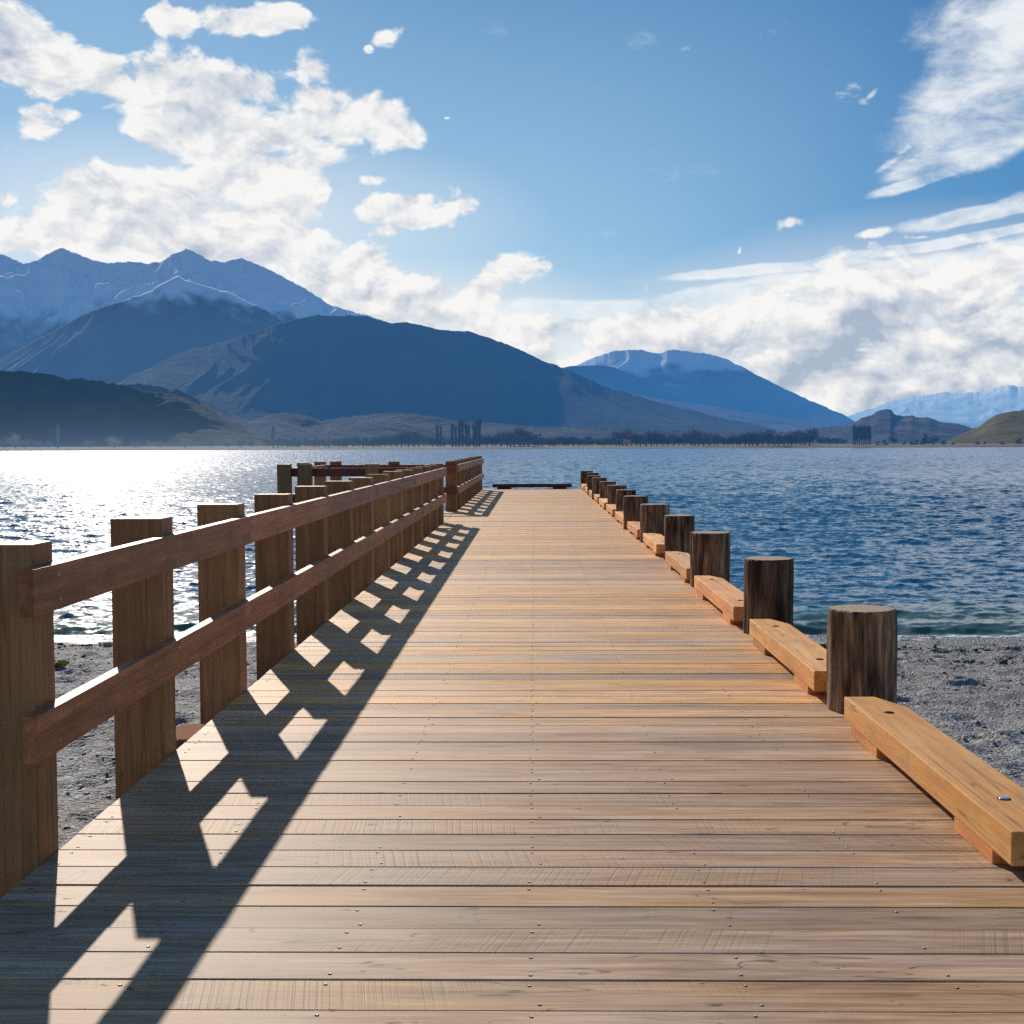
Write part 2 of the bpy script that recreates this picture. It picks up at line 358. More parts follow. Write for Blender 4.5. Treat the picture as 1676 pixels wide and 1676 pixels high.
def mat_deck():
    m, t, bs, out = material('deck_planks')
    at = t.n.new('ShaderNodeAttribute'); at.attribute_name = 'plank'
    sp = t.new('ShaderNodeSeparateColor', {0: at.outputs['Color']})
    seed, warm, val = sp.outputs[0], sp.outputs[1], sp.outputs[2]
    sawn = at.outputs['Alpha']
    pos = t.n.new('ShaderNodeTexCoord').outputs['Object']
    off = t.new('ShaderNodeCombineXYZ', {0: t.math('MULTIPLY', seed, 61.), 1: t.math('MULTIPLY', seed, 17.), 2: t.math('MULTIPLY', seed, 83.)}).outputs[0]
    v = t.vmath('ADD', pos, off)
    gv = t.mapv(v, scale=(.045, 1, 1))
    warp = t.noise(t.mapv(v, scale=(.5, 2, 1)), scale=2.5, detail=3, out=1)
    gv = t.vmath('ADD', gv, t.vmath('SCALE', t.vmath('SUBTRACT', warp, (.5, .5, .5)), scale=.05))
    g = t.noise(gv, scale=34, detail=7, rough=.66)
    fine = t.noise(t.mapv(v, scale=(.03, 1, 1)), scale=160, detail=3, rough=.6)
    gg = t.math('ADD', t.math('MULTIPLY', g, .7), t.math('MULTIPLY', fine, .3))
    grey = t.ramp(gg, [(.32, (.17, .09, .050)), (.5, (.47, .305, .195)), (.66, (.70, .51, .37))])
    orng = t.ramp(gg, [(.32, (.26, .10, .022)), (.5, (.69, .325, .085)), (.66, (.88, .53, .21))])
    # warm staining wanders along each plank
    st = t.noise(t.mapv(v, scale=(.5, 3.5, 1)), scale=2.2, detail=5, rough=.6)
    wm = t.math('ADD', warm, t.math('MULTIPLY', t.math('SUBTRACT', st, .5), 1.5), clamp=True)
    c = t.mix(wm, grey, orng)
    st2 = t.noise(t.mapv(v, scale=(.4, 5, 1)), scale=3.1, detail=6, rough=.7)
    c = t.mix(t.math('MULTIPLY', t.step(st2, .56, .74), .65), c, (.30, .15, .075))
    c = t.mix(t.math('MULTIPLY', t.step(st2, .42, .28), .45), c, (.60, .50, .43))
    # saw marks across the plank
    wv = t.n.new('ShaderNodeTexNoise'); wv.noise_dimensions = '1D'
    sep = t.new('ShaderNodeSeparateXYZ', {0: v})
    xx = t.math('ADD', sep.outputs[0], t.math('MULTIPLY', sep.outputs[1], t.math('SUBTRACT', seed, .5)))
    t.l.new(xx, wv.inputs['W']); wv.inputs['Scale'].default_value = 62; wv.inputs['Detail'].default_value = 3; wv.inputs['Roughness'].default_value = .7
    patch = t.step(t.noise(v, scale=1.1, detail=2), .38, .58)
    saw = t.math('MULTIPLY', t.math('MULTIPLY', t.step(wv.outputs[0], .50, .64), patch), sawn)
    c = t.mix(t.math('MULTIPLY', saw, .42), c, (.22, .135, .095))
    # knots, gouges and dark marks
    sm = t.noise(t.mapv(v, scale=(1, 2.2, 1)), scale=9, detail=5, rough=.65)
    mk = t.math('MULTIPLY', t.step(sm, .66, .71), .85)
    c = t.mix(mk, c, (.07, .045, .03))
    # worn grey-dust patches over many planks
    dust = t.noise(pos, scale=.9, detail=5, rough=.6)
    c = t.mix(t.math('MULTIPLY', t.step(dust, .46, .7), .16), c, (.50, .43, .37))
    stn = t.noise(t.mapv(v, scale=(.75, 2.0, 1)), scale=1.9, detail=6, rough=.68)
    c = t.mix(t.math('MULTIPLY', t.step(stn, .52, .66), .42), c, t.mix(1., c, (.56, .44, .36), blend='MULTIPLY'))
    split = t.noise(t.mapv(v, scale=(.10, 1, 1)), scale=11, detail=2, rough=.4)
    spl = t.math('MULTIPLY', t.step(t.math('ABSOLUTE', t.math('SUBTRACT', split, .5)), .006, .0), t.step(t.noise(v, scale=1.3, detail=2), .52, .6))
    c = t.mix(t.math('MULTIPLY', spl, .8), c, (.06, .035, .02))
    c = t.vmath('SCALE', c, scale=val)
    t.l.new(c, bs.inputs['Base Color'])
    r = t.math('ADD', .50, t.math('MULTIPLY', gg, .25)); t.l.new(r, bs.inputs['Roughness'])
    bs.inputs['Specular IOR Level'].default_value = .18
    h = t.math('SUBTRACT', gg, t.math('ADD', t.math('MULTIPLY', saw, .35), mk))
    b = t.new('ShaderNodeBump', {'Strength': .45, 'Distance': .003, 'Height': h}); t.l.new(b.outputs[0], bs.inputs['Normal'])
    return m
M_deck = mat_deck()

# ------------------------------------------------------------------ the jetty
XL = -1.657; XR = 1.90; PITCH = .18413; Y0 = 3.169
jetty = empty('jetty', (0, 0, 0))
tag(jetty, 'long straight timber jetty deck of pale sawn planks running out into the lake', 'jetty')

def planks(name, boards, parent):
    """boards: (x0, x1, y0, y1, seed, warm, val, sawn) -> one mesh of separate bevelled boards"""
    V = []; Fc = []; A = []
    for (x0, x1, y0, y1, seed, warm, val, sawn) in boards:
        z = -seed*.0035 % .0035; c = .0028; b = .045; n = len(V)
        prof = [(y0, z-b), (y0, z-c), (y0+c, z), (y1-c, z), (y1, z-c), (y1, z-b)]
        for x in (x0, x1):
            for (y, zz) in prof: V.append((x, y, zz))
        for i in range(5):
            Fc.append((n+i, n+i+1, n+7+i, n+6+i))
        Fc.append((n+5, n, n+6, n+11))
        Fc.append((n+0, n+5, n+4, n+1)); Fc.append((n+1, n+4, n+3, n+2))
        Fc.append((n+6, n+7, n+10, n+11)); Fc.append((n+7, n+8, n+9, n+10))
        A += [(seed, warm, val, sawn)]*12
    me = np_mesh(name, V, [list(f)[::-1] for f in Fc])
    a = me.attributes.new('plank', 'FLOAT_COLOR', 'POINT')
    a.data.foreach_set('color', np.asarray(A, np.float32).ravel())
    return link_mesh(name, me, M_deck, parent)

bl = []; board_z = {}
for n in range(-26, 214):
    y = Y0 + n*PITCH
    seed = random.random(); gap = random.choice([.003, .004, .0055, .007, .009]) if y < 9 else random.choice([.002, .003, .005])
    t_ = min(1, max(0, (y-5.9)/1.2))
    warm = (.10+.35*random.random())*(1-t_) + (.45+.6*random.random())*t_
    if y > 7 and random.random() < .12: warm = .05
    if y > 16: warm = min(1, .55+.4*random.random())
    val = random.uniform(.74, 1.15)
    val *= .84*(1-t_)+1.04*t_
    if random.random() < .10: val *= .82
    sawn = random.choice([0, 0, .25, .9, 1.]) if y < 12 else random.choice([0, 0, .3])
    if n == 0 or n == 5: sawn = 1.
    j = random.uniform(0, .004)
    board_z[n] = -seed*.0035 % .0035
    bl.append((XL+j, XR, y+gap/2, y+PITCH-gap/2, seed, warm, val, sawn))
planks('deck', bl, jetty)
bl = []
for k in range(17):
    x1 = -1.665 - k*.186
    bl.append((x1-.182, x1, 23.95, 28.2, random.random(), random.random(), random.uniform(.9, 1.1), 0))
# landing boards run along the jetty: swap axes by building them turned
land = planks('landing_deck', [(-4.85, XL-.006, 23.95+i*.185, 23.95+i*.185+.181, random.random(), .4+.5*random.random(), random.uniform(.9, 1.1), 0) for i in range(23)], jetty)

# screw heads, two to a board over each joist
def discs(name, pts, r, mat, parent, h=.0016, seg=8, z0=0.):
    V = []; Fc = []
    for (x, y, z) in pts:
        z += z0
        n = len(V)
        for k in range(seg):
            a = 2*pi*k/seg; V.append((x+r*cos(a), y+r*sin(a), z))
        for k in range(seg):
            a = 2*pi*k/seg; V.append((x+r*.62*cos(a), y+r*.62*sin(a), z+h))
        V.append((x, y, z+h*.7))
        for k in range(seg):
            k2 = (k+1) % seg
            Fc.append((n+k, n+k2, n+seg+k2)); Fc.append((n+k, n+seg+k2, n+seg+k)); Fc.append((n+seg+k, n+seg+k2, n+2*seg))
    return link_mesh(name, np_mesh(name, V, Fc), mat, parent)
pts = []
for n in range(-10, 110):
    y = Y0 + n*PITCH
    for x in (-1.60, -1.08, -.54, -.015, .54, 1.08):
        for q in (.032, .150):
            if random.random() < (.08 if abs(x+.015) < .1 or x < -1.5 else .45): continue
            pts.append((x+random.uniform(-.006, .006) + (.028 if q < .1 and x > -1.5 and n % 3 == 0 else 0), y+q+random.uniform(-.006, .006), board_z.get(n, 0)+.0002))
o = discs('screw_heads', pts, .0037, M_screw, jetty, h=.0012, z0=.0012); tag(o, kind='stuff')
o = discs('screw_recesses', pts, .0058, M_hole, jetty, h=.0006, z0=.0006); tag(o, kind='stuff')
# joists, cross bearers
for x in (-1.60, -1.08, -.54, -.015, .54, 1.08, 1.62):
    link_mesh('joist', box_mesh('joist', .07, 44.0, .18, 0), M_joist, jetty, (x-.035, -1.4, -.232))
PY = [6.88, 9.75, 12.93, 15.95, 18.9, 21.8, 25.05, 28.05, 31.2, 33.9, 37.0, 40.1, 42.9]
for y in [3.9]+PY:
    link_mesh('bearer', box_mesh('bearer', 3.9, .12, .26, 0), M_joist, jetty, (-2.0, y-.06-.0, -.495))

def pile_mesh(name, r, z0, z1, seed, rings=26, seg=56, lean=0.):
    """a natural round log: wavering radius, vertical furrows, sawn top"""
    V = []; Fc = []; mats = []
    for i in range(rings):
        z = z0 + (z1-z0)*i/(rings-2) if i < rings-2 else (z1-.014 if i == rings-2 else z1)
        a = np.arange(seg)*2*pi/seg
        rr = r*(1 + .018*np.sin(2*a+seed) + .012*np.sin(3*a+seed*2+z*1.5)) * (1+.03*(z1-z)/1.5)
        rr = rr + .013*fbm(a*3.2+seed*9, z*1.1+np.zeros(seg), 3, int(seed*100)) - .020*np.maximum(0, ridged(a*6+seed*5, z*.6+a*0, 2, int(seed*77))-.55)
        if i == rings-1: rr = rr-.0025
        if i == 0 or True:
            for k in range(seg): V.append((rr[k]*cos(a[k]) + lean*(z-z0), rr[k]*sin(a[k]), z))
    for i in range(rings-1):
        for k in range(seg):
            k2 = (k+1) % seg; Fc.append((i*seg+k, i*seg+k2, (i+1)*seg+k2, (i+1)*seg+k)); mats.append(0)
    # top: inner ring and centre fan made of quads/tri
    base = (rings-1)*seg; n = len(V)
    jit = fbm(np.arange(seg)*.55+seed*3, np.zeros(seg)+seed, 3, int(seed*31))*.012
    jit = (jit + jit[::-1])*.5
    for k in range(seg): V[base+k] = (V[base+k][0], V[base+k][1], V[base+k][2]+jit[k]-.003)
    for k in range(seg):
        v = V[base+k]; V.append(((v[0]-lean*(z1-z0))*.94+lean*(z1-z0), v[1]*.94, z1+.004))
    V.append((lean*(z1-z0), 0, z1+.005))
    me = bpy.data.meshes.new(name)
    F2 = list(Fc)
    for k in range(seg):
        k2 = (k+1) % seg; F2.append((base+k, base+k2, n+k2, n+k)); mats.append(0)
        F2.append((n+k, n+k2, n+seg)); mats.append(1)
    me.from_pydata(V, [], F2); me.polygons.foreach_set('material_index', mats)
    me.polygons.foreach_set('use_smooth', [m == 0 and q < (rings-2)*seg for q, m in enumerate(mats)]); me.update()
    return me

# left support piles, tops just under deck level
for i, y in enumerate(PY[:7]):
    o = link_mesh('support_pile', pile_mesh('support_pile', .205, -1.6, -.12, 3.3+i*.7), [M_bark, M_top2], jetty, (-1.80, y, 0))

# ------------------------------------------------------------------ railings
RT = .05
class Railing:
    def __init__(self, name, label, loc, group='timber railings of the jetty'):
        self.root = empty(name, loc); tag(self.root, label, 'railing', group); self.loc = Vector(loc)
        self.cache = {}
    def post(self, x, y, top=1.08, w=.229, d=.185, mat=None):
        tp = top + random.uniform(-.006, .006)
        me = box_mesh('post', w, d, tp+.42, .006, 2)
        if mat:   # sawn top with a second tone
            me.materials.append(M_post); me.materials.append(mat)
            for p in me.polygons:
                if p.normal.z > .9: p.material_index = 1
            o = link_mesh('post', me, None, self.root)
        else: o = link_mesh('post', me, M_post, self.root)
        o.location = Vector((x, y, -.42)) - self.loc
        o.rotation_euler = (0, 0, 0)
        return o
    def rail_y(self, x, ys, z, h=.155, th=RT):
        for a, b in zip(ys[:-1], ys[1:]):
            o = link_mesh('rail', box_mesh('rail', th, b-a-.003, h, .003, 2), M_rail, self.root)
            o.location = Vector((x, a, z)) - self.loc
    def rail_x(self, y, xs, z, h=.155, th=RT):
        for a, b in zip(xs[:-1], xs[1:]):
            o = link_mesh('rail', box_mesh('rail', b-a-.003, th, h, .003, 2), M_railx, self.root)
            o.location = Vector((a, y, z)) - self.loc

W = .229
R1 = Railing('railing', 'long two-rail timber railing along the left edge, from the foreground to the gap', (-1.77, 4.28, 0))
py0 = 4.282
for k in range(14):
    R1.post(XL-W, py0+1.5*k, mat=M_lime if k in (7, 10, 11) else None)
jo = [4.157, 7.376, 10.376, 14.876, 17.876, 20.876, 24.13]
R1.rail_y(XL, jo, .850)
jo = [4.169, 5.876, 7.376, 11.876, 14.876, 19.376, 22.376, 24.13]
R1.rail_y(XL, jo, .372)
for k in range(0, 7):
    for zr in (.850, .372):
        for q in (.035, .118):
            V = []; sg = 10
            for rr_, xx_ in ((.0075, 0), (.0065, .0035), (0.0001, .0042)):
                for a_ in range(sg): V.append((xx_, rr_*cos(2*pi*a_/sg), rr_*sin(2*pi*a_/sg)))
            Fq = [(i*sg+a_, i*sg+(a_+1) % sg, (i+1)*sg+(a_+1) % sg, (i+1)*sg+a_) for i in range(2) for a_ in range(sg)]
            o = link_mesh('bolt', np_mesh('bolt', V, Fq), M_screw, R1.root)
            o.location = Vector((XL+RT, py0+1.5*k+.092+random.uniform(-.03, .03), zr+q)) - R1.loc
R2 = Railing('railing', 'far railing on the left edge beyond the gap, ending near the jetty head', (-1.77, 27.93, 0))
for k in range(10): R2.post(XL-W, 27.93+1.5367*k)
R2.rail_y(XL, [27.885, 32.63, 37.24, 42.06], .850)
R2.rail_y(XL, [27.885, 31.1, 35.7, 42.06], .372)
R3 = Railing('railing', 'back railing across the side landing, dark red rails facing the jetty', (-3.2, 27.93, 0))
for x in (-4.70, -4.36, -3.11): R3.post(x, 27.93)
R3.rail_x(27.878, [-4.75, -3.0, XL-.003], .850); R3.rail_x(27.878, [-4.75, -3.0, XL-.003], .372)
R4 = Railing('railing', 'near railing across the side landing, lime topped post at its outer end', (-3.2, 23.9, 0))
for i, x in enumerate((-4.68, -4.30, -3.07)): R4.post(x, 23.78, w=.24, mat=M_lime if i == 1 else None)
R4.rail_x(23.968, [-4.72, -3.0, -1.89], .850); R4.rail_x(23.968, [-4.72, -3.0, -1.89], .372)
R5 = Railing('railing', 'short railing closing the outer left end of the side landing', (-4.5, 25.9, 0))
R5.rail_y(-4.455, [24.025, 27.87], .855); R5.rail_y(-4.455, [24.025, 27.87], .375)
R5.post(-4.70, 25.9)

# ------------------------------------------------------------------ piles on the right
pile_c = [(1.728, 6.88, .178), (1.742, 9.72, .186), (1.737, 12.93, .200), (1.778, 15.98, .187), (1.744, 18.92, .212), (1.70, 21.78, .208),
          (1.77, 25.06, .190), (1.781, 28.08, .205), (1.762, 31.2, .194), (1.693, 33.85, .196), (1.693, 36.96, .194), (1.79, 40.05, .19), (1.724, 42.9, .21)]
tops = [.537, .557, .538, .545, .550, .560, .552, .551, .546, .570, .554, .569, .574]
ordn = ['nearest', 'second', 'third', 'fourth', 'fifth', 'sixth', 'seventh', 'eighth', 'ninth', 'tenth', 'eleventh', 'twelfth', 'last']
for i, ((x, y, r), zt) in enumerate(zip(pile_c, tops)):
    me = pile_mesh('round_pile', r/1.02, -1.7, zt-.004, i*1.37+.5, rings=34, seg=72, lean=random.uniform(-.004, .004))
    o = link_mesh('round_pile', me, [M_bark, M_top], None, (x, y, 0)); o.rotation_euler = (0, 0, i*1.1)
    extra = {0: 'nearest dark streaked round pile standing at the right edge of the deck, pale sawn top',
             3: 'fourth round pile from the camera along the right edge, narrower than the one behind it',
             12: 'farthest round pile at the right corner of the jetty head'}.get(i, '%s dark round pile from the camera along the right edge of the deck' % ordn[i])
    tag(o, extra, 'pile', 'round piles along the right edge')

# ------------------------------------------------------------------ kerb beams
def kerb_mesh(L, w=.235, h=.112, ch=.255, cw=.086):
    """plan with the far outer corner cut off"""
    pl = [(0, 0), (w, 0), (w, L-ch), (w-cw, L), (0, L)]
    bm = bmesh.new()
    lo_ = [bm.verts.new((x, y, 0)) for x, y in pl]; hi = [bm.verts.new((x, y, h)) for x, y in pl]
    bm.faces.new(lo_[::-1]); bm.faces.new(hi)
    for i in range(5): bm.faces.new((lo_[i], lo_[(i+1) % 5], hi[(i+1) % 5], hi[i]))
    bmesh.ops.bevel(bm, geom=bm.edges[:], offset=.005, segments=2, affect='EDGES', profile=.6)
    me = bpy.data.meshes.new('beam'); bm.to_mesh(me); bm.free(); return me

def bolt(parent, x, y, z, metal=True):
    V = []; Fc = []; seg = 20
    def ring(r, zz):
        n = len(V)
        for k in range(seg): V.append((r*cos(2*pi*k/seg), r*sin(2*pi*k/seg), zz))
        return n
    a = ring(.0235, .0); b = ring(.0225, .0022); c = ring(.0185, .0024); d = ring(.0175, .0012)
    def br(p, q):
        for k in range(seg): Fc.append((p+k, p+(k+1) % seg, q+(k+1) % seg, q+k))
    br(a, b); br(b, c); br(c, d)
    me = np_mesh('bolt', V, Fc); o = link_mesh('bolt', me, M_hole, parent, (x, y, z))
    V = []; Fc = []; a = ring(.0175, .0012); b = ring(.015, .0042); c = ring(.008, .0055); br(a, b); br(b, c); n = len(V); V.append((0, 0, .0057))
    me = bpy.data.meshes.new('bolt_head'); me.from_pydata(V, [], Fc+[(c+k, c+(k+1) % seg, n) for k in range(seg)])
    link_mesh('bolt_head', me, M_steel if metal else M_hole, o)

beams = [(4.133, 6.385), (7.11, 9.268), (9.98, 12.384), (13.09, 15.24)]
for i in range(3, 12): beams.append((pile_c[i][1]+.34, pile_c[i+1][1]-.50))
names = ['nearest pale orange kerb beam lying on blocks at the right edge, in front of all the piles'] + \
    ['%s kerb beam along the right edge, between the %s and %s round piles' % (a, b, c) for a, b, c in
     zip(['second', 'third', 'fourth', 'fifth', 'sixth', 'seventh', 'eighth', 'ninth', 'tenth', 'eleventh', 'twelfth', 'farthest'],
         ['nearest', 'second', 'third', 'fourth', 'fifth', 'sixth', 'seventh', 'eighth', 'ninth', 'tenth', 'eleventh', 'twelfth'],
         ordn[1:])]
for i, (a, b) in enumerate(beams):
    rt = empty('kerb_beam', (1.521 + random.uniform(-.006, .006), a, 0), radians(random.uniform(-.25, .25)) if i else 0)
    tag(rt, names[i], 'kerb beam', 'kerb beams along the right edge')
    L = b-a
    link_mesh('beam', kerb_mesh(L), M_kerb2 if i in (2, 5, 6, 9) else M_kerb, rt, (0, 0, .052))
    for (s, e) in ((.18, .58), (L-.60, L-.12)):
        link_mesh('spacer_block', box_mesh('spacer_block', .205, e-s, .0515, .003), M_blk, rt, (.004, s, 0))
    if i < 7:
        bolt(rt, .115, .392, .1642, i < 1); bolt(rt, .115, L-.387, .1642, False)

kh = empty('stop_beam', (-.06, 42.38, 0)); tag(kh, 'low dark stop beam across the far end of the deck', 'kerb beam')
link_mesh('beam', box_mesh('beam', 2.571, .2, .112, .006, 2), M_dark, kh, (-1.285, 0, .058))
for x in (-1.13, .67):
    link_mesh('spacer_block', box_mesh('spacer_block', .45, .19, .058, .003), M_dark, kh, (x, .005, 0))

# ------------------------------------------------------------------ beach
WZ = -.85
def axis(lo_, hi, st, far, k=1.12):
    c = list(np.arange(lo_, hi+1e-6, st)); s = st; x = hi
    up = []
    while x < far: s *= k; x += s; up.append(x)
    dn = []; s = st; x = lo_
    while x > -far: s *= k; x -= s; dn.append(x)
    return np.array(dn[::-1]+c+up)
gx = axis(-7.5, 8.0, .033, 220); gy = axis(3.0, 17.2, .033, 90)
gy = gy[gy < 26]
GX, GY = np.meshgrid(gx, gy)
slope = np.interp(GY, [-90, 2, 7, 11, 14, 15.3, 16.2, 26], [-.15, -.30, -.46, -.62, -.765, -.845, -.93, -1.9])
Zb = slope + .035*fbm(GX*.35, GY*.35, 4, 3) + .012*fbm(GX*1.7, GY*2.2, 4, 9)
near = np.clip((15.2-GY)/1.2, 0, 1)
Zb += near*(.020*fbm(GX*4.5, GY*5.5, 4, 21)+.006*fbm(GX*16, GY*18, 2, 31))
# footprints and scuffs
nf = 1500
fx = rng.uniform(-7.5, 8, nf); fy = rng.uniform(3, 14.3, nf); fr_ = rng.uniform(.07, .15, nf); fa = rng.uniform(0, pi, nf); fd = rng.uniform(.010, .034, nf)
ix0 = np.searchsorted(gx, -7.5); iy0 = np.searchsorted(gy, 3.0)
for a, b, r, an, d in zip(fx, fy, fr_, fa, fd):
    i0, i1 = np.searchsorted(gx, [a-.5, a+.5]); j0, j1 = np.searchsorted(gy, [b-.5, b+.5])
    if i1 <= i0 or j1 <= j0: continue
    X = gx[i0:i1][None, :]-a; Y = gy[j0:j1][:, None]-b
    u = (X*cos(an)+Y*sin(an))/(r*1.5); v = (-X*sin(an)+Y*cos(an))/r
    q = u*u+v*v
    Zb[j0:j1, i0:i1] += -d*np.exp(-q*1.6) + d*.55*np.exp(-(np.sqrt(q)-1.25)**2*5)
V = np.stack([GX, GY, Zb], -1).reshape(-1, 3)

def mat_beach():
    m, t, bs, out = material('shingle')
    g = t.n.new('ShaderNodeNewGeometry'); pos = g.outputs['Position']
    vo = t.n.new('ShaderNodeTexVoronoi'); t.l.new(pos, vo.inputs['Vector']); vo.inputs['Scale'].default_value = 75
    vo2 = t.n.new('ShaderNodeTexVoronoi'); t.l.new(pos, vo2.inputs['Vector']); vo2.inputs['Scale'].default_value = 34
    sc_ = t.new('ShaderNodeSeparateColor', {0: vo.outputs['Color']}); sc2 = t.new('ShaderNodeSeparateColor', {0: vo2.outputs['Color']})
    f = t.math('ADD', t.math('MULTIPLY', sc_.outputs[0], .55), t.math('MULTIPLY', sc2.outputs[1], .45))
    c = t.ramp(f, [(.1, (.085, .082, .082)), (.45, (.20, .195, .19)), (.75, (.34, .33, .315)), (.95, (.62, .60, .56))])
    big = t.noise(pos, scale=1.3, detail=4)
    c = t.mix(t.math('MULTIPLY', t.step(big, .4, .7), .4), c, (.16, .145, .13))
    sp = t.new('ShaderNodeSeparateXYZ', {0: pos})
    # strand line of weed and twigs, wet edge
    wob = t.math('MULTIPLY', t.math('SUBTRACT', t.noise(t.mapv(pos, scale=(1, 0, 0)), scale=.35, detail=3), .5), .9)
    yy = t.math('ADD', sp.outputs[1], wob)
    band = t.math('MULTIPLY', t.step(yy, 13.25, 13.55), t.step(yy, 14.35, 14.05))
    band2 = t.math('MULTIPLY', t.step(yy, 12.55, 12.65), t.step(yy, 12.95, 12.8))
    db = t.step(t.noise(t.mapv(pos, scale=(1, 3.2, 1)), scale=9, detail=5, rough=.7), .53, .60)
    db2 = t.step(t.noise(t.mapv(pos, scale=(1, 3.2, 1)), scale=14, detail=5, rough=.7), .58, .64)
    dm = t.math('ADD', t.math('MULTIPLY', band, db), t.math('MULTIPLY', band2, db2), clamp=True)
    c = t.mix(t.math('MULTIPLY', dm, .38), c, (.11, .065, .04))
    fl = t.math('MULTIPLY', t.step(t.noise(pos, scale=26, detail=2), .70, .73), .8)
    c = t.mix(fl, c, (.16, .075, .035))
    wet = t.step(t.math('ADD', sp.outputs[2], t.math('MULTIPLY', t.math('SUBTRACT', big, .5), .05)), -.775, -.83)
    c = t.mix(t.math('MULTIPLY', wet, .75), c, (.05, .052, .05))
    t.l.new(c, bs.inputs['Base Color'])
    t.l.new(t.step(wet, 0, 1, .85, .35), bs.inputs['Roughness']); bs.inputs['Specular IOR Level'].default_value = .3
    hh = t.math('ADD', t.math('MULTIPLY', vo.outputs['Distance'], -.9), t.math('MULTIPLY', vo2.outputs['Distance'], -1.4))
    b = t.new('ShaderNodeBump', {'Strength': 1., 'Distance': .010, 'Height': hh}); t.l.new(b.outputs[0], bs.inputs['Normal'])
    return m
beach = link_mesh('beach', np_mesh('beach', V, grid_faces(len(gx), len(gy)), True), mat_beach())
tag(beach, 'grey shingle beach with footprints on both sides of the jetty', None, None, 'structure')

def beach_z(x, y):
    i = np.clip(np.searchsorted(gx, x), 0, len(gx)-1); j = np.clip(np.searchsorted(gy, y), 0, len(gy)-1)
    return Zb[j, i]
# loose pebbles
N = 16000
pxx = rng.uniform(-7.5, 8, N); pyy = rng.uniform(3.2, 15.4, N)
keep = (np.abs(pxx) > 1.2) | (pyy > 8)
pxx = pxx[keep]; pyy = pyy[keep]; N = len(pxx); pr = rng.gamma(2.2, .0030, N)+.004
pz = beach_z(pxx, pyy)
base = np.array([(1, 0, 0), (0, 1, 0), (-1, 0, 0), (0, -1, 0), (.55, .55, .62), (-.6, .5, .55), (-.5, -.6, .6), (.6, -.5, .56), (0, 0, .85)])
an = rng.uniform(0, 2*pi, N); ca, sa = np.cos(an), np.sin(an)
bx = base[None]*np.stack([pr*rng.uniform(.9, 1.5, N), pr, pr*rng.uniform(.5, .9, N)], -1)[:, None, :]
bx = bx*(1+rng.uniform(-.15, .15, bx.shape))
PX = bx[..., 0]*ca[:, None]-bx[..., 1]*sa[:, None]+pxx[:, None]; PYY = bx[..., 0]*sa[:, None]+bx[..., 1]*ca[:, None]+pyy[:, None]; PZ = bx[..., 2]+(pz-.001)[:, None]
fq = np.array([(0, 1, 4), (1, 2, 5), (2, 3, 6), (3, 0, 7), (0, 4, 7), (1, 5, 4), (2, 6, 5), (3, 7, 6), (4, 5, 8), (5, 6, 8), (6, 7, 8), (7, 4, 8)])
FV = (fq[None]+(np.arange(N)*9)[:, None, None]).reshape(-1, 3)
def mat_stone():
    m, t, bs, out = material('pebble_stone')
    g = t.n.new('ShaderNodeNewGeometry')
    rp = g.outputs['Random Per Island']
    c = t.ramp(rp, [(0, (.07, .07, .075)), (.35, (.17, .165, .16)), (.7, (.32, .31, .29)), (.93, (.45, .43, .40)), (1, (.30, .16, .09))])
    n = t.noise(g.outputs['Position'], scale=220, detail=3)
    c = t.vmath('SCALE', c, scale=t.math('ADD', .7, t.math('MULTIPLY', n, .6)))
    t.l.new(c, bs.inputs['Base Color']); bs.inputs['Roughness'].default_value = .7
    return m
peb = link_mesh('pebbles', np_mesh('pebbles', np.stack([PX, PYY, PZ], -1).reshape(-1, 3), FV), mat_stone())
tag(peb, 'loose pebbles scattered over the grey beach', 'pebbles', None, 'stuff')

# drift twigs and weed along the strand line
V = []; Fc = []
for k in range(1500):
    row = random.random()
    x = random.uniform(-7.5, 9.5); wob = .35*math.sin(x*.9)+.2*math.sin(x*2.3+1)
    y = (13.8 if row < .7 else 12.7) + wob*.5 + random.gauss(0, .16 if row < .7 else .08)
    if random.random() > .45+.55*math.sin(x*1.7+2)*math.sin(x*.6): continue
    z = float(beach_z(x, y)) + .004; L = random.uniform(.03, .11); a = random.gauss(0, .7); w = random.uniform(.004, .012); h = random.uniform(.004, .02)
    dx, dy = cos(a)*L/2, sin(a)*L/2; nx, ny = -sin(a)*w, cos(a)*w; n = len(V)
    V += [(x-dx-nx, y-dy-ny, z), (x+dx-nx, y+dy-ny, z), (x+dx+nx, y+dy+ny, z), (x-dx+nx, y-dy+ny, z), (x-dx, y-dy, z+h), (x+dx, y+dy, z+h*random.uniform(.3, 2))]
    Fc += [(n, n+1, n+5), (n, n+5, n+4), (n+3, n+4, n+5), (n+3, n+5, n+2), (n, n+4, n+3), (n+1, n+2, n+5)]
def mat_simple(name, stops, scale=8, rough=.8):
    m, t, bs, out = material(name)
    g = t.n.new('ShaderNodeNewGeometry')
    n = t.noise(g.outputs['Position'], scale=scale, detail=4)
    f = t.math('ADD', t.math('MULTIPLY', n, .5), t.math('MULTIPLY', g.outputs['Random Per Island'], .5))
    t.l.new(t.ramp(f, stops), bs.inputs['Base Color']); bs.inputs['Roughness'].default_value = rough
    return m
tw = link_mesh('drift_debris', np_mesh('drift_debris', V, Fc), mat_simple('drift_weed', [(.2, (.03, .018, .012)), (.6, (.10, .055, .03)), (.9, (.22, .14, .08))]))
tag(tw, 'brown drift twigs and weed in a line along the beach near the water', 'debris', None, 'stuff')
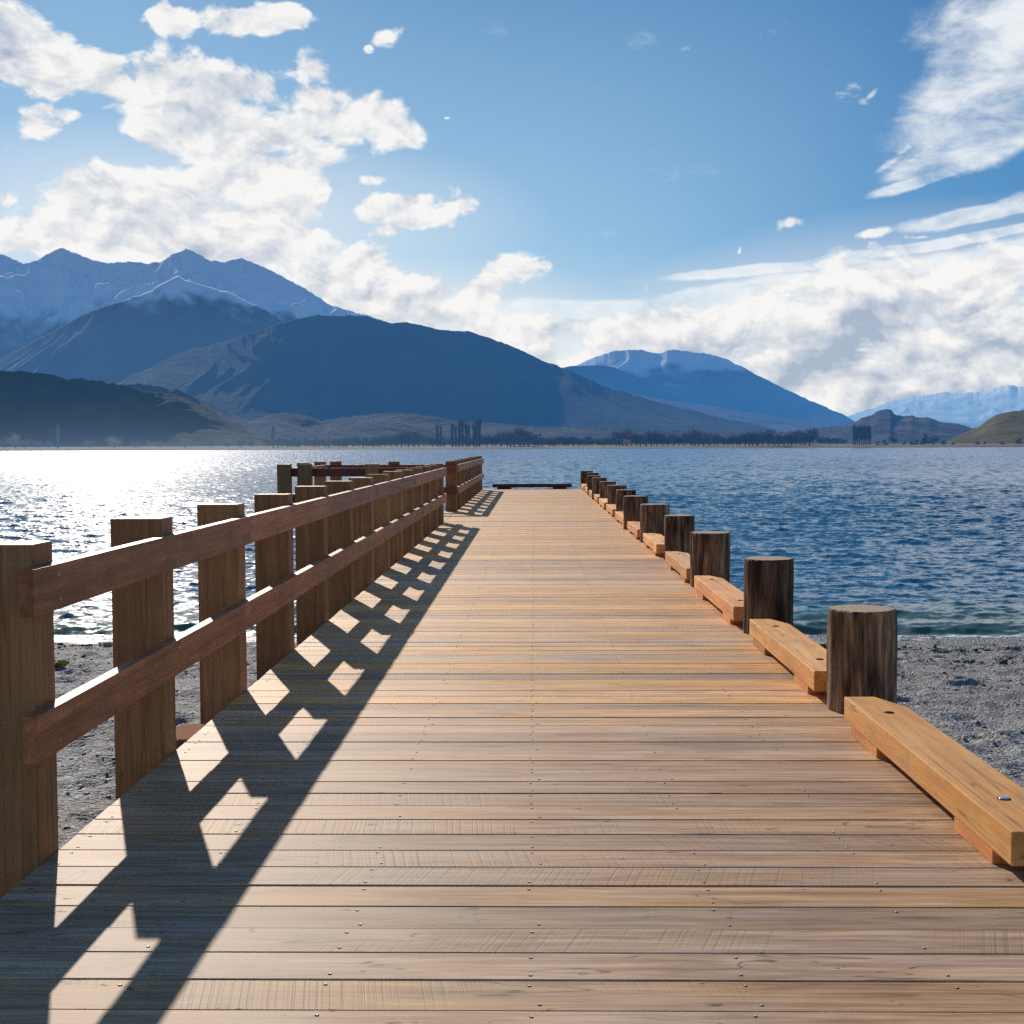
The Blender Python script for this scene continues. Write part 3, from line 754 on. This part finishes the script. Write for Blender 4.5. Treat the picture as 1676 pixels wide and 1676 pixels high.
# grass tuft beside the nearest railing posts
def tuft(x, y, label):
    V = []; Fc = []; z = float(beach_z(x, y))-.01
    for k in range(150):
        a = random.uniform(0, 2*pi); r = random.uniform(0, .06); L = random.uniform(.03, .09); b = random.uniform(.3, 1.1)
        px_, py_ = r*cos(a)*1.6, r*sin(a); n = len(V); w = .0035
        V += [(px_-w*sin(a), py_+w*cos(a), 0), (px_+w*sin(a), py_-w*cos(a), 0), (px_+cos(a)*L*.4*b, py_+sin(a)*L*.4*b, L*.7), (px_+cos(a)*L*b, py_+sin(a)*L*b, L*(1-.3*b))]
        Fc += [(n, n+1, n+2), (n+2, n+3, n+1)]
    me = np_mesh('grass_tuft', V, Fc)
    o = link_mesh('grass_tuft', me, mat_simple('dry_grass', [(.2, (.16, .15, .04)), (.6, (.40, .36, .10)), (.9, (.55, .48, .20))]), None, (x, y, z))
    tag(o, label, 'grass tuft')
tuft(-4.50, 12.1, 'small dry yellow-green grass tuft on the beach left of the railing')

# ------------------------------------------------------------------ water
def fft_tile(n, L, lam_peak, wdir, seed, spread=3, small=.12):
    r = np.random.default_rng(seed)
    k = np.fft.fftfreq(n, L/n)*2*pi
    KX, KY = np.meshgrid(k, k); K = np.hypot(KX, KY); K[0, 0] = 1e-6
    kp = 2*pi/lam_peak
    c = (KX*cos(wdir)+KY*sin(wdir))/K
    S = np.exp(-1.25*(kp/K)**2)/K**3.6*np.abs(c)**spread*np.exp(-(K*small/(2*pi))**2)
    S[0, 0] = 0; A = np.sqrt(S)*(r.normal(size=(n, n))+1j*r.normal(size=(n, n)))
    h = np.real(np.fft.ifft2(A)); nrm = h.std()
    dx = np.real(np.fft.ifft2(-1j*KX/K*A)); dy = np.real(np.fft.ifft2(-1j*KY/K*A))
    return h/nrm, dx/nrm, dy/nrm
def samp(tile, X, Y, L):
    n = tile.shape[0]; u = (X/L*n) % n; v = (Y/L*n) % n
    i = np.floor(u).astype(int); j = np.floor(v).astype(int); fu = u-i; fv = v-j; i2 = (i+1) % n; j2 = (j+1) % n; i %= n; j %= n
    return (tile[j, i]*(1-fu)+tile[j, i2]*fu)*(1-fv)+(tile[j2, i]*(1-fu)+tile[j2, i2]*fu)*fv
ys = [14.7]
while ys[-1] < 1150:
    y = ys[-1]; ys.append(y+max(.045, .0030*(y-14)+.045 if y < 60 else (y*.0042)))
ys = np.array(ys)
s_in = np.linspace(-.52, .52, 1050)
s_out = .52*1.16**np.arange(1, 16)
ss = np.concatenate([-s_out[::-1], s_in, s_out])
YY, SS = np.meshgrid(ys, ss, indexing='ij')
XX = SS*(YY+1.0)
Y = YY; D = YY
T1 = fft_tile(512, 53., 1.45, radians(-100), 1, 4, .25); T2 = fft_tile(512, 17., .72, radians(-75), 2, 2, .07)
H = np.zeros_like(YY); DX = np.zeros_like(YY); DY = np.zeros_like(YY)
dense = np.clip((.56-np.abs(SS))/.03, 0, 1)
grow = np.clip((Y-15.0)/16., 0, 1)
gust = .75+.5*(fbm(XX/40., YY/60., 3, 55)+.5)
a1 = (.007+.014*grow)*gust*dense*np.clip((500-Y)/350, 0, 1); a2 = .0115*gust*dense*np.clip((110-Y)/70, 0, 1)
for T, L, a in ((T1, 53., a1), (T2, 17., a2)):
    H += a*samp(T[0], XX, YY, L); DX += -a*.8*samp(T[1], XX, YY, L); DY += -a*.8*samp(T[2], XX, YY, L)
# small swell folding on the shore
wl = 16.05+.12*np.sin(XX*.31)+.08*np.sin(XX*.83+1)
H += .075*np.exp(-((YY-wl)/.28)**2)*(1+.3*np.sin(XX*.5+2)) + .03*np.exp(-((YY-wl-1.4)/.4)**2) - .03*np.exp(-((YY-wl+.45)/.2)**2)
V = np.stack([XX+DX, YY+DY*(YY > 15.4), WZ+H], -1).reshape(-1, 3)

def mat_water():
    m, t, bs, out = material('lake_water')
    g = t.n.new('ShaderNodeNewGeometry'); pos = g.outputs['Position']
    sp = t.new('ShaderNodeSeparateXYZ', {0: pos})
    dist = sp.outputs[1]
    deep = t.step(dist, 16.1, 20.5)
    c = t.mix(deep, (.07, .12, .085), (.009, .092, .175))
    c = t.mix(t.step(dist, 30, 300), c, (.012, .12, .275))
    # normals: small ripples everywhere, wave slopes at distance
    flat = t.mapv(pos, scale=(1, 1, 0))
    r1 = t.noise(t.mapv(flat, scale=(.7, 1.25, 1)), scale=10, detail=3, rough=.62, out=1)
    r2 = t.noise(t.mapv(flat, scale=(.6, 1.3, 1)), scale=1.7, detail=3, rough=.6, out=1)
    def slope(v, k):
        return t.vmath('MULTIPLY', t.vmath('SUBTRACT', v, (.5, .5, .5)), k)
    nearw = slope(r1, (.85, .9, 0))
    farw = slope(r2, (1.9, 2.2, 0))
    fk = t.step(dist, 40, 220)
    patch = t.step(t.noise(t.mapv(flat, scale=(.5, 1.4, 1)), scale=.03, detail=4, rough=.6), .3, .7, .75, 1.15)
    nn = t.vmath('ADD', t.vmath('SCALE', nearw, scale=t.step(dist, 15, 22, .45, 1)), t.vmath('SCALE', farw, scale=fk))
    nn = t.vmath('SCALE', nn, scale=patch)
    nrm = t.vmath('NORMALIZE', t.vmath('ADD', g.outputs['Normal'], nn))
    t.l.new(nrm, bs.inputs['Normal'])
    # foam at the lip of the water
    fo = t.noise(t.mapv(flat, scale=(1, 2.2, 1)), scale=6, detail=6, rough=.7)
    edge = t.step(dist, 15.75, 15.35)
    foam = t.math('MULTIPLY', edge, t.step(fo, .44, .56))
    crest = t.math('MULTIPLY', t.math('MULTIPLY', t.step(dist, 15.7, 15.95), t.step(dist, 16.3, 16.1)), t.step(fo, .62, .68))
    foam = t.math('ADD', foam, t.math('MULTIPLY', crest, .7), clamp=True)
    c = t.mix(foam, c, (.75, .77, .76))
    t.l.new(c, bs.inputs['Base Color'])
    t.l.new(t.math('ADD', t.step(dist, 18, 160, .13, .19), t.math('MULTIPLY', foam, .5)), bs.inputs['Roughness'])
    bs.inputs['IOR'].default_value = 1.333; bs.inputs['Specular IOR Level'].default_value = .5
    return m
water = link_mesh('lake_water', np_mesh('lake_water', V, grid_faces(len(ss), len(ys)), True), mat_water())
tag(water, 'choppy blue lake glittering under the sun', None, None, 'structure')

# ------------------------------------------------------------------ aerial haze painted as emission into the far land, mountain and tree materials
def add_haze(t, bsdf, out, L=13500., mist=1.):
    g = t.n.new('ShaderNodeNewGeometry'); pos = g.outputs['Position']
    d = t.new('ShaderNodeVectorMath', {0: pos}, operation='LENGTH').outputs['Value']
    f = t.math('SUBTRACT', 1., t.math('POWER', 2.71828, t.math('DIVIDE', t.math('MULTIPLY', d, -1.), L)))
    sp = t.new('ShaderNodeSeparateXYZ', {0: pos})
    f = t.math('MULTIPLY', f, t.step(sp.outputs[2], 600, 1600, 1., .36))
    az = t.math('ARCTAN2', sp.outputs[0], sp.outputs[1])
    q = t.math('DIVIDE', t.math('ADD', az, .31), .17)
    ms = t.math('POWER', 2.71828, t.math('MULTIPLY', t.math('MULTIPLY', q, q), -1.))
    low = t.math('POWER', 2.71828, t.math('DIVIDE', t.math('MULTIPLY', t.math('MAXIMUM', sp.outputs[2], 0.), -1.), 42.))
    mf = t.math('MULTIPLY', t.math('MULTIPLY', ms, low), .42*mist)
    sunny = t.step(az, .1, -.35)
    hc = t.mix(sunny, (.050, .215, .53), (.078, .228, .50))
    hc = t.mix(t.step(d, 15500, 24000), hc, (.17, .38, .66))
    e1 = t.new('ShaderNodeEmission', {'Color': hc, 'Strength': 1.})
    e2 = t.new('ShaderNodeEmission', {'Color': (.17, .26, .38, 1), 'Strength': 1.})  # low mist towards the sun, also a painted glow on the surfaces
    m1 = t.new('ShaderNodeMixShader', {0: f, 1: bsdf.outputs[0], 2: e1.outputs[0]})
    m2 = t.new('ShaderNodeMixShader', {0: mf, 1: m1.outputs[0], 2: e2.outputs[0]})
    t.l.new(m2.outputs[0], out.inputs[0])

def mat_mountain(name, c1, c2, c3, snow=None, nscale=.004, mist=1., bump=1.):
    m, t, bs, out = material(name)
    g = t.n.new('ShaderNodeNewGeometry'); pos = g.outputs['Position']
    n = t.noise(pos, scale=nscale, detail=9, rough=.65)
    n2 = t.noise(pos, scale=nscale*6, detail=6, rough=.7)
    f = t.math('ADD', t.math('MULTIPLY', n, .6), t.math('MULTIPLY', n2, .4))
    c = t.ramp(f, [(.35, c1), (.5, c2), (.66, c3)])
    if snow:
        z0, z1 = snow
        sp = t.new('ShaderNodeSeparateXYZ', {0: pos}); sn = t.new('ShaderNodeSeparateXYZ', {0: g.outputs['Normal']})
        hgt = t.math('ADD', sp.outputs[2], t.math('MULTIPLY', t.math('SUBTRACT', t.noise(pos, scale=nscale*1.5, detail=4, rough=.5), .5), (z1-z0)*2.6))
        s = t.step(hgt, z0, z1)
        rockm = t.step(t.math('ADD', n2, t.math('MULTIPLY', n, .3)), .80, .72)
        s = t.math('MULTIPLY', s, t.math('ADD', .86, t.math('MULTIPLY', rockm, .14)))
        c = t.mix(s, c, (.93, .95, .98))
    t.l.new(c, bs.inputs['Base Color']); bs.inputs['Roughness'].default_value = .95; bs.inputs['Specular IOR Level'].default_value = .05
    b = t.new('ShaderNodeBump', {'Strength': bump*(.15 if snow else .8), 'Distance': .12/nscale, 'Height': f}); t.l.new(b.outputs[0], bs.inputs['Normal'])
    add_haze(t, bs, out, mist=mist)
    return m

def mountain(name, label, pts, D, Db, mat, seed, gully=.16, gs=(700, 2600), rough_px=1.2, nx=760, ny=110, prof=1.15, ext=True):
    pts = sorted(pts)
    if ext: pts = [(pts[0][0]-900, 745)]+pts+[(pts[-1][0]+900, 745)] if ext is True else pts
    ba = [bearing(*p) for p in pts]
    a = np.array([b[0] for b in ba]); tl = np.array([b[1] for b in ba])
    # refine
    wgt = lambda q: np.interp(q, [a[0], -.42, -.38, .38, .42, a[-1]] if a[0] < -.42 and a[-1] > .42 else [a[0], a[0]+.35*(a[-1]-a[0]), a[0]+.36*(a[-1]-a[0]), a[-1]-.36*(a[-1]-a[0]), a[-1]-.35*(a[-1]-a[0]), a[-1]], [1, 1, 3.5, 3.5, 1, 1])
    qq = np.linspace(a[0], a[-1], 4000); cw = np.cumsum(wgt(qq)); cw = (cw-cw[0])/(cw[-1]-cw[0])
    A = np.interp(np.linspace(0, 1, int(nx*1.15)), cw, qq)
    Hh = np.interp(A, a, tl)
    ker = np.array([.25, .5, .25]); Hs = np.convolve(np.pad(Hh, 1, 'edge'), ker, 'valid')
    tt = np.concatenate([[-.35, -.12], np.linspace(0, 1, ny)])
    AA, TT = np.meshgrid(A, tt)
    HR = np.tile(Hs, (len(tt), 1))*D + CH
    HRn = rough_px/F*D*1.7*fbm(A[None, :]*110+seed, A[None, :]*0+seed+.37, 7, seed, gain=.62)*np.ones_like(AA)
    tp = np.clip(TT, 0, 1)
    R = D + (Db-D)*TT
    X = R*np.sin(AA); Y_ = R*np.cos(AA)
    wx = fbm(X/(gs[0]*2.5), Y_/(gs[0]*2.5), 3, seed+5)
    rg = ridged(X/gs[0]+wx*1.2+Y_/gs[1]*.6, Y_/gs[1]+seed, 3 if D > 9000 else 4, seed, .48)-.62
    env = np.minimum(1, tp*4.5)*(1-tp)**.6
    base = np.maximum(HR, 2)*(1-tp)**prof + HRn*(1-tp)**9
    Z = base + rg*gully*np.maximum(HR, 20)*env
    Z = np.where(TT < 0, (HR+HRn)*(1+TT*1.6), Z)
    Z[-1] = -30; Z[0] -= 30
    me = np_mesh(name, np.stack([X, Y_, Z], -1).reshape(-1, 3), grid_faces(len(A), len(tt))[:, ::-1], True)
    o = link_mesh(name, me, mat)
    tag(o, label, None, None, 'structure')
    return o

rock = ((.035, .030, .028), (.075, .055, .042), (.17, .12, .085))
mountain('snowy_mountain', 'distant pale blue snowy range at the far right under cloud',
    [(1330, 700), (1400, 676), (1430, 668), (1455, 658), (1480, 651), (1500, 648), (1520, 647), (1545, 642), (1560, 645), (1585, 640), (1605, 643), (1625, 636), (1640, 631), (1652, 629), (1665, 634), (1690, 628), (1750, 640), (1850, 660)],
    27000, 20000, mat_mountain('range_snow', *rock, snow=(150, 600), nscale=.0012), 11, gully=.20, gs=(900, 5000), rough_px=3.2, nx=700, ny=70)
mountain('snowy_mountain', 'blue cone shaped mountain right of centre with snow dusted twin summits',
    [(880, 640), (932, 602), (960, 590), (985, 580), (1005, 574), (1030, 571), (1050, 573), (1066, 577), (1080, 579), (1092, 573), (1110, 572), (1132, 575), (1155, 578), (1190, 588), (1230, 609), (1280, 634), (1330, 657), (1370, 674), (1405, 692), (1440, 712)],
    17000, 14300, mat_mountain('cone_snow', *rock, snow=(820, 1020), nscale=.0016), 23, gully=.10, gs=(620, 3000), rough_px=1.8)
mountain('mountain', 'lower blue spur in front of the cone shaped mountain',
    [(860, 610), (930, 600), (960, 598), (985, 597), (1005, 601), (1030, 612), (1060, 625), (1100, 645), (1130, 661), (1170, 680), (1220, 705)],
    14500, 12800, mat_mountain('spur_rock', *rock, nscale=.002), 31, gully=.10, gs=(500, 2500), rough_px=1.6, nx=400, ny=70)
mountain('snowy_mountain', 'tall snow covered range on the left with two pointed summits',
    [(-400, 470), (-200, 440), (-90, 430), (-40, 408), (0, 415), (12, 420), (38, 430), (60, 425), (82, 412), (103, 404), (122, 412), (140, 420), (160, 427), (185, 430), (205, 429), (240, 431), (262, 428), (285, 415), (305, 407), (322, 413), (345, 425), (370, 427), (395, 423), (415, 428), (440, 440), (470, 456), (500, 472), (530, 493), (560, 505), (600, 515), (650, 535), (700, 560), (800, 610)],
    12000, 8700, mat_mountain('range_left', *rock, snow=(820, 1150), nscale=.0022), 41, gully=.15, gs=(380, 1800), rough_px=2.8, nx=1000, ny=130, prof=1.05)
mountain('mountain', 'brown ridged spur descending left in front of the snowy range',
    [(-300, 700), (-100, 640), (0, 588), (30, 572), (60, 556), (100, 535), (150, 508), (200, 492), (230, 482), (250, 474), (268, 463), (282, 455), (292, 451), (303, 459), (318, 463), (330, 467), (350, 473), (375, 479), (400, 491), (430, 505), (455, 520), (480, 542), (540, 590), (600, 650)],
    9300, 7300, mat_mountain('spur_left', *rock, snow=(900, 1150), nscale=.003), 53, gully=.13, gs=(360, 1500), rough_px=2.6, nx=800, ny=110)
mountain('mountain', 'broad dark blue mountain filling the middle, its ridge falling to the right',
    [(100, 690), (170, 640), (215, 615), (250, 600), (270, 589), (300, 576), (340, 566), (380, 556), (440, 535), (480, 524), (505, 518), (520, 516), (545, 518), (572, 516), (600, 518), (640, 528), (665, 528), (690, 532), (720, 540), (770, 543), (800, 553), (850, 572), (880, 587), (930, 605), (990, 632), (1040, 648), (1100, 665), (1150, 676), (1200, 688), (1250, 698), (1290, 710), (1330, 720)],
    7000, 5720, mat_mountain('mountain_mid', (.010, .014, .014), (.022, .021, .019), (.11, .07, .045), nscale=.0042), 67, gully=.075, gs=(520, 1900), rough_px=2.0, nx=1200, ny=150, prof=1.1)
mountain('hill', 'low rolling foothills below the broad dark mountain',
    [(160, 660), (200, 628), (240, 628), (290, 637), (330, 655), (370, 673), (410, 689), (440, 680), (465, 675), (500, 680), (530, 690), (560, 684), (600, 679), (650, 676), (700, 680), (730, 686), (760, 690), (850, 696), (950, 700), (1050, 703), (1150, 705), (1250, 712), (1330, 722)],
    4300, 3800, mat_mountain('foothill', (.014, .018, .015), (.028, .028, .02), (.13, .10, .06), nscale=.006), 71, gully=.30, gs=(380, 900), rough_px=2.5, nx=1000, ny=110)
mountain('hill', 'rocky knobbed hill low on the right behind the far shore',
    [(1200, 716), (1280, 707), (1340, 702), (1372, 697), (1398, 690), (1412, 683), (1425, 680), (1433, 675), (1440, 671), (1458, 670), (1464, 678), (1480, 681), (1492, 679), (1505, 684), (1520, 683), (1535, 690), (1560, 693), (1590, 699), (1640, 700), (1720, 705)],
    5200, 4300, mat_mountain('knob_hill', (.02, .02, .018), (.045, .036, .028), (.20, .15, .10), nscale=.006), 83, gully=.30, gs=(420, 900), rough_px=2.5, nx=700, ny=100)
mountain('hill', 'dark bushy hill at the far left with a grassy top',
    [(-700, 650), (-400, 600), (-200, 598), (-60, 606), (0, 608), (40, 608), (80, 612), (110, 620), (150, 621), (200, 631), (240, 641), (275, 645), (300, 650), (320, 659), (345, 670), (370, 686), (395, 697), (420, 709), (450, 722)],
    2600, 2340, mat_mountain('bush_hill', (.006, .012, .008), (.016, .026, .013), (.07, .08, .035), nscale=.018, bump=1.5), 97, gully=.22, gs=(170, 420), rough_px=3.5, nx=1100, ny=120)
mountain('hill', 'green grassy hill rising at the right end of the far shore',
    [(1500, 735), (1545, 724), (1570, 712), (1590, 705), (1605, 697), (1618, 686), (1630, 679), (1650, 674), (1676, 671), (1720, 655), (1800, 640), (1950, 620), (2200, 600), (2500, 640)],
    1900, 1400, mat_mountain('green_hill', (.045, .045, .02), (.085, .078, .034), (.18, .135, .075), nscale=.015), 101, gully=.16, gs=(160, 420), rough_px=1.2, nx=800, ny=110)

# flat land behind the lake, one sheet to the horizon
def mat_land():
    m, t, bs, out = material('pasture')
    g = t.n.new('ShaderNodeNewGeometry'); pos = g.outputs['Position']
    n = t.noise(t.mapv(pos, scale=(.3, 1, 1)), scale=.02, detail=6, rough=.6)
    c = t.ramp(n, [(.3, (.03, .025, .018)), (.48, (.075, .055, .03)), (.6, (.06, .065, .025)), (.75, (.15, .11, .06))])
    t.l.new(c, bs.inputs['Base Color']); bs.inputs['Roughness'].default_value = .95
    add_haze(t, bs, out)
    return m
xs = np.linspace(-1, 1, 420); yv = np.concatenate([[-14, -6, 0, 4, 9, 16, 30, 60, 120, 220, 380, 700, 1500, 4000, 12000, 30000, 60000]])
XXl, TTl = np.meshgrid(xs, yv)
shore = 985+55*fbm(XXl*7, XXl*0+2, 4, 5)+60*XXl
Yl = shore+TTl
Xl = XXl*(900+Yl*1.1)
Zl = np.interp(TTl, [-14, 0, 4, 16, 120, 380, 1500, 60000], [-4, -.87, -.2, .35, 1.2, 2.2, 3, 4]) + .3*fbm(Xl/30, Yl/30, 3, 8)*(TTl > 3)
land = link_mesh('far_shore', np_mesh('far_shore', np.stack([Xl, Yl, Zl], -1).reshape(-1, 3), grid_faces(len(xs), len(yv)), True), mat_land())
tag(land, 'flat tan and green land along the far shore', None, None, 'structure')

# ------------------------------------------------------------------ trees on the far shore
def mat_twig(name, a, b_):
    m, t, bs, out = material(name)
    g = t.n.new('ShaderNodeNewGeometry')
    rnd = t.n.new('ShaderNodeObjectInfo').outputs['Random']
    f = t.math('ADD', t.math('MULTIPLY', g.outputs['Random Per Island'], .6), t.math('MULTIPLY', rnd, .4))
    t.l.new(t.ramp(f, [(.1, a), (.9, b_)]), bs.inputs['Base Color']); bs.inputs['Roughness'].default_value = .9
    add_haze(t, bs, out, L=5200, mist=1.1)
    return m
MT_bare = mat_twig('bare_twigs', (.055, .026, .016), (.22, .105, .055))
MT_gold = mat_twig('golden_leaves', (.45, .20, .05), (.80, .48, .18))
MT_pop = mat_twig('poplar_twigs', (.03, .024, .026), (.085, .062, .055))
MT_con = mat_twig('conifer_leaves', (.008, .016, .012), (.025, .045, .025))
MT_trunk = mat_twig('trunk_bark', (.03, .022, .018), (.07, .05, .04))

def tube(V, Fc, p0, p1, r0, r1, seg=5):
    p0 = Vector(p0); p1 = Vector(p1); d = (p1-p0).normalized(); u = d.orthogonal().normalized(); w = d.cross(u); n = len(V)
    for p, r in ((p0, r0), (p1, r1)):
        for k in range(seg): V.append(tuple(p+(u*cos(2*pi*k/seg)+w*sin(2*pi*k/seg))*r))
    for k in range(seg): Fc.append((n+k, n+(k+1) % seg, n+seg+(k+1) % seg, n+seg+k))

def tree_meshes(kind, H, seed):
    r = random.Random(seed); V = []; Fc = []; CV = []; CF = []
    trunk_h = {'round': .35, 'poplar': .9, 'conifer': .95}[kind]*H
    tube(V, Fc, (0, 0, -.6), (0, 0, trunk_h*.5), .035*H, .025*H, 6); tube(V, Fc, (0, 0, trunk_h*.5), (.02*H, 0, trunk_h), .025*H, .010*H, 6)
    limbs = []
    nl = {'round': 13, 'poplar': 26, 'conifer': 18}[kind]
    for i in range(nl):
        a = r.uniform(0, 2*pi)
        if kind == 'round':
            z0 = r.uniform(.12, .36)*H; e = r.uniform(.3, 1.35); L = r.uniform(.38, .60)*H
            p1 = Vector((cos(a)*cos(e)*L, sin(a)*cos(e)*L, z0+sin(e)*L))
        elif kind == 'poplar':
            z0 = r.uniform(.08, .80)*H; L = r.uniform(.14, .24)*H; p1 = Vector((cos(a)*L*.28, sin(a)*L*.28, min(z0+L, H)))
        else:
            z0 = r.uniform(.08, .9)*H; L = (1.05*H-z0)*.32; p1 = Vector((cos(a)*L, sin(a)*L, z0-.03*H))
        p0 = Vector((0, 0, z0)); tube(V, Fc, p0, p1, .012*H, .004*H, 4); limbs.append((p0, p1))
    nt = {'round': 950, 'poplar': 700, 'conifer': 800}[kind]
    for i in range(nt):
        p0, p1 = r.choice(limbs); t_ = r.uniform(.25, 1.08); p = p0.lerp(p1, t_)
        if kind == 'round':
            p += Vector((r.gauss(0, .075), r.gauss(0, .075), r.gauss(0, .06)))*H
            d = (p-Vector((0, 0, .22*H))).normalized()+Vector((r.gauss(0, .5), r.gauss(0, .5), r.gauss(.25, .4)))
            L = r.uniform(.05, .13)*H; w = r.uniform(.006, .016)*H
        elif kind == 'poplar':
            p += Vector((r.gauss(0, .022), r.gauss(0, .022), r.gauss(0, .02)))*H
            d = Vector((r.gauss(0, .22), r.gauss(0, .22), 1)); L = r.uniform(.05, .11)*H; w = r.uniform(.003, .008)*H
        else:
            p += Vector((r.gauss(0, .025), r.gauss(0, .025), r.gauss(0, .03)))*H
            d = Vector((r.gauss(0, 1), r.gauss(0, 1), r.gauss(0, .3))); L = r.uniform(.05, .09)*H; w = r.uniform(.015, .03)*H
        if p.z < .04*H: p.z = .04*H
        d.normalize(); s = d.orthogonal().normalized(); s = (s*cos(i)+d.cross(s)*sin(i))*w; n = len(CV)
        CV += [tuple(p-s), tuple(p+s), tuple(p+d*L+s*.5), tuple(p+d*L-s*.3)]; CF.append((n, n+1, n+2, n+3))
    return np_mesh('trunk', V, Fc), np_mesh('crown', CV, CF)

protos = {}
for kind, H in (('round', 9.), ('poplar', 17.), ('conifer', 9.)):
    protos[kind] = [tree_meshes(kind, H, 100+i*7) for i in range(5 if kind == 'round' else 3)]
for kind, mt in (('round', MT_bare), ('poplar', MT_pop), ('conifer', MT_con)):
    for tr, cr in protos[kind]: tr.materials.append(MT_trunk); cr.materials.append(mt)
gold_crowns = []
for tr, cr in protos['round'][:3]:
    c2 = cr.copy(); c2.materials.clear(); c2.materials.append(MT_gold); gold_crowns.append((tr, c2))
base_h = {'round': 9., 'poplar': 17., 'conifer': 9.}
def land_z(x, y):
    s = (y-985)/1.0
    return float(np.interp(s, [-14, 0, 16, 120, 380, 1500], [-.8, -.3, .35, 1.2, 2.2, 3]))
def plant(px, hpx, kind, dist, name, label, cat, group=None, gold=False, wide=1.):
    a, _ = bearing(px, 730)
    x = dist*math.tan(a); y = dist; h = hpx/F*dist/cos(a)
    tr, cr = random.choice(gold_crowns if gold else protos[kind])
    o = empty(name, (x, y, land_z(x, y)-.2), random.uniform(0, 6.28)); s = h/base_h[kind]; o.scale = (s*wide, s*wide, s)
    tag(o, label, cat, group)
    for nm, me in (('trunk', tr), ('crown', cr)):
        c = bpy.data.objects.new(nm, me); col.objects.link(c); c.parent = o
G1 = 'bare trees in the row along the far shore'; L1 = 'small bare brown tree in the long row on the far shore'
rt_ = random.Random(5)
x = 462
while x < 1335:
    big = 1.25 if (655 < x < 715 or 790 < x < 880 or 1000 < x < 1330) else .85
    if 690 < x < 792 and rt_.random() < .4: x += 8; continue
    cl = .72+.55*(.5+.5*math.sin(x*.045+1.3)*math.sin(x*.017))*rt_.uniform(.7, 1.25)
    plant(x, rt_.uniform(15, 24)*big*cl, 'round', rt_.uniform(1035, 1120), 'bare_tree', L1, 'tree', G1, wide=rt_.uniform(1.1, 1.6)); x += rt_.uniform(5, 11)
x = 470
while x < 1325:
    plant(x, rt_.uniform(13, 19), 'round', rt_.uniform(1150, 1300), 'bare_tree', L1, 'tree', G1, wide=rt_.uniform(1.2, 1.7)); x += rt_.uniform(9, 18)
for px_, h in ((8, 22), (42, 18), (62, 15), (80, 13), (147, 16), (222, 14), (262, 9), (345, 13), (372, 10), (395, 14), (412, 13), (438, 18), (455, 20)):
    plant(px_, h, 'round', rt_.uniform(1040, 1120), 'bare_tree', 'hazy bare tree standing apart on the sunlit left part of the far shore', 'tree', 'hazy trees on the left part of the far shore', wide=1.4)
plant(25, 25, 'round', 1075, 'golden_tree', 'orange leaved round tree at the far left end of the far shore', 'tree', gold=True, wide=1.2)
plant(187, 23, 'round', 1060, 'golden_tree', 'pale golden round tree alone on the left of the far shore', 'tree', gold=True, wide=1.1)
plant(302, 20, 'round', 1060, 'golden_tree', 'rust coloured tree on the far shore left of the railing posts', 'tree', gold=True, wide=1.2)
plant(538, 22, 'round', 1060, 'golden_tree', 'slim tan leaved tree on the far shore above the landing railing', 'tree', gold=True)
plant(1026, 15, 'round', 1040, 'golden_tree', 'small yellow leaved bush in the tree row right of centre', 'tree', gold=True, wide=1.2)
plant(95, 36, 'poplar', 1090, 'poplar_tree', 'hazy lone poplar on the left of the far shore', 'tree')
plant(447, 34, 'poplar', 1060, 'poplar_tree', 'lone poplar at the foot of the dark left hill', 'tree')
for px_, h in ((716, 37), (721, 35), (740, 37), (746, 35), (752, 43), (757, 41), (763, 38), (768, 36), (776, 38), (780, 42), (785, 45)):
    plant(px_, h, 'poplar', rt_.uniform(1040, 1075), 'poplar_tree', 'tall thin bare poplar in the cluster above the end of the left railing', 'tree', 'poplars left of centre on the far shore', wide=.9)
for k in range(9):
    plant(1397+k*3.35, rt_.uniform(28, 32), 'poplar', rt_.uniform(1075, 1090), 'poplar_tree', 'thin bare poplar in the tight square clump on the right of the far shore', 'tree', 'poplar clump on the right of the far shore', wide=.8)
plant(1514, 19, 'conifer', 1085, 'dark_conifer', 'dark conifer near the foot of the green hill', 'tree', wide=1.3)
plant(1528, 15, 'round', 1085, 'bare_tree', 'broad dark bare tree right of the conifer', 'tree', wide=1.6)
plant(1463, 18, 'round', 1110, 'bare_tree', 'single upright bare tree between the poplar clump and the conifer', 'tree', wide=.9)
for px_, h in ((1345, 15), (1358, 16), (1370, 14), (1381, 10)):
    plant(px_, h, 'round', 1230, 'bare_tree', 'dark bare tree left of the poplar clump, behind the shore', 'tree', 'dark trees left of the poplar clump', wide=1.7)
for px_, h in ((1437, 6), (1448, 9), (1480, 6), (1492, 6), (1500, 9), (1545, 8), (1560, 5), (1600, 6), (1612, 5), (1640, 6), (1668, 10)):
    plant(px_, h, 'conifer', 1110, 'shrub', 'small dark shrub at the water edge on the right of the far shore', 'shrub', 'shrubs on the right of the far shore', wide=2.2)

# ------------------------------------------------------------------ render look
scene.view_settings.view_transform = 'Standard'; scene.view_settings.look = 'None'
scene.view_settings.exposure = 0; scene.view_settings.gamma = 1
scene.cycles.max_bounces = 6; scene.cycles.diffuse_bounces = 3; scene.cycles.glossy_bounces = 3
scene.cycles.sample_clamp_indirect = 6; scene.cycles.sample_clamp_direct = 5
scene.cycles.use_denoising = False; scene.cycles.use_adaptive_sampling = False
try: scene.cycles.denoiser = 'OPENIMAGEDENOISE'
except Exception: pass
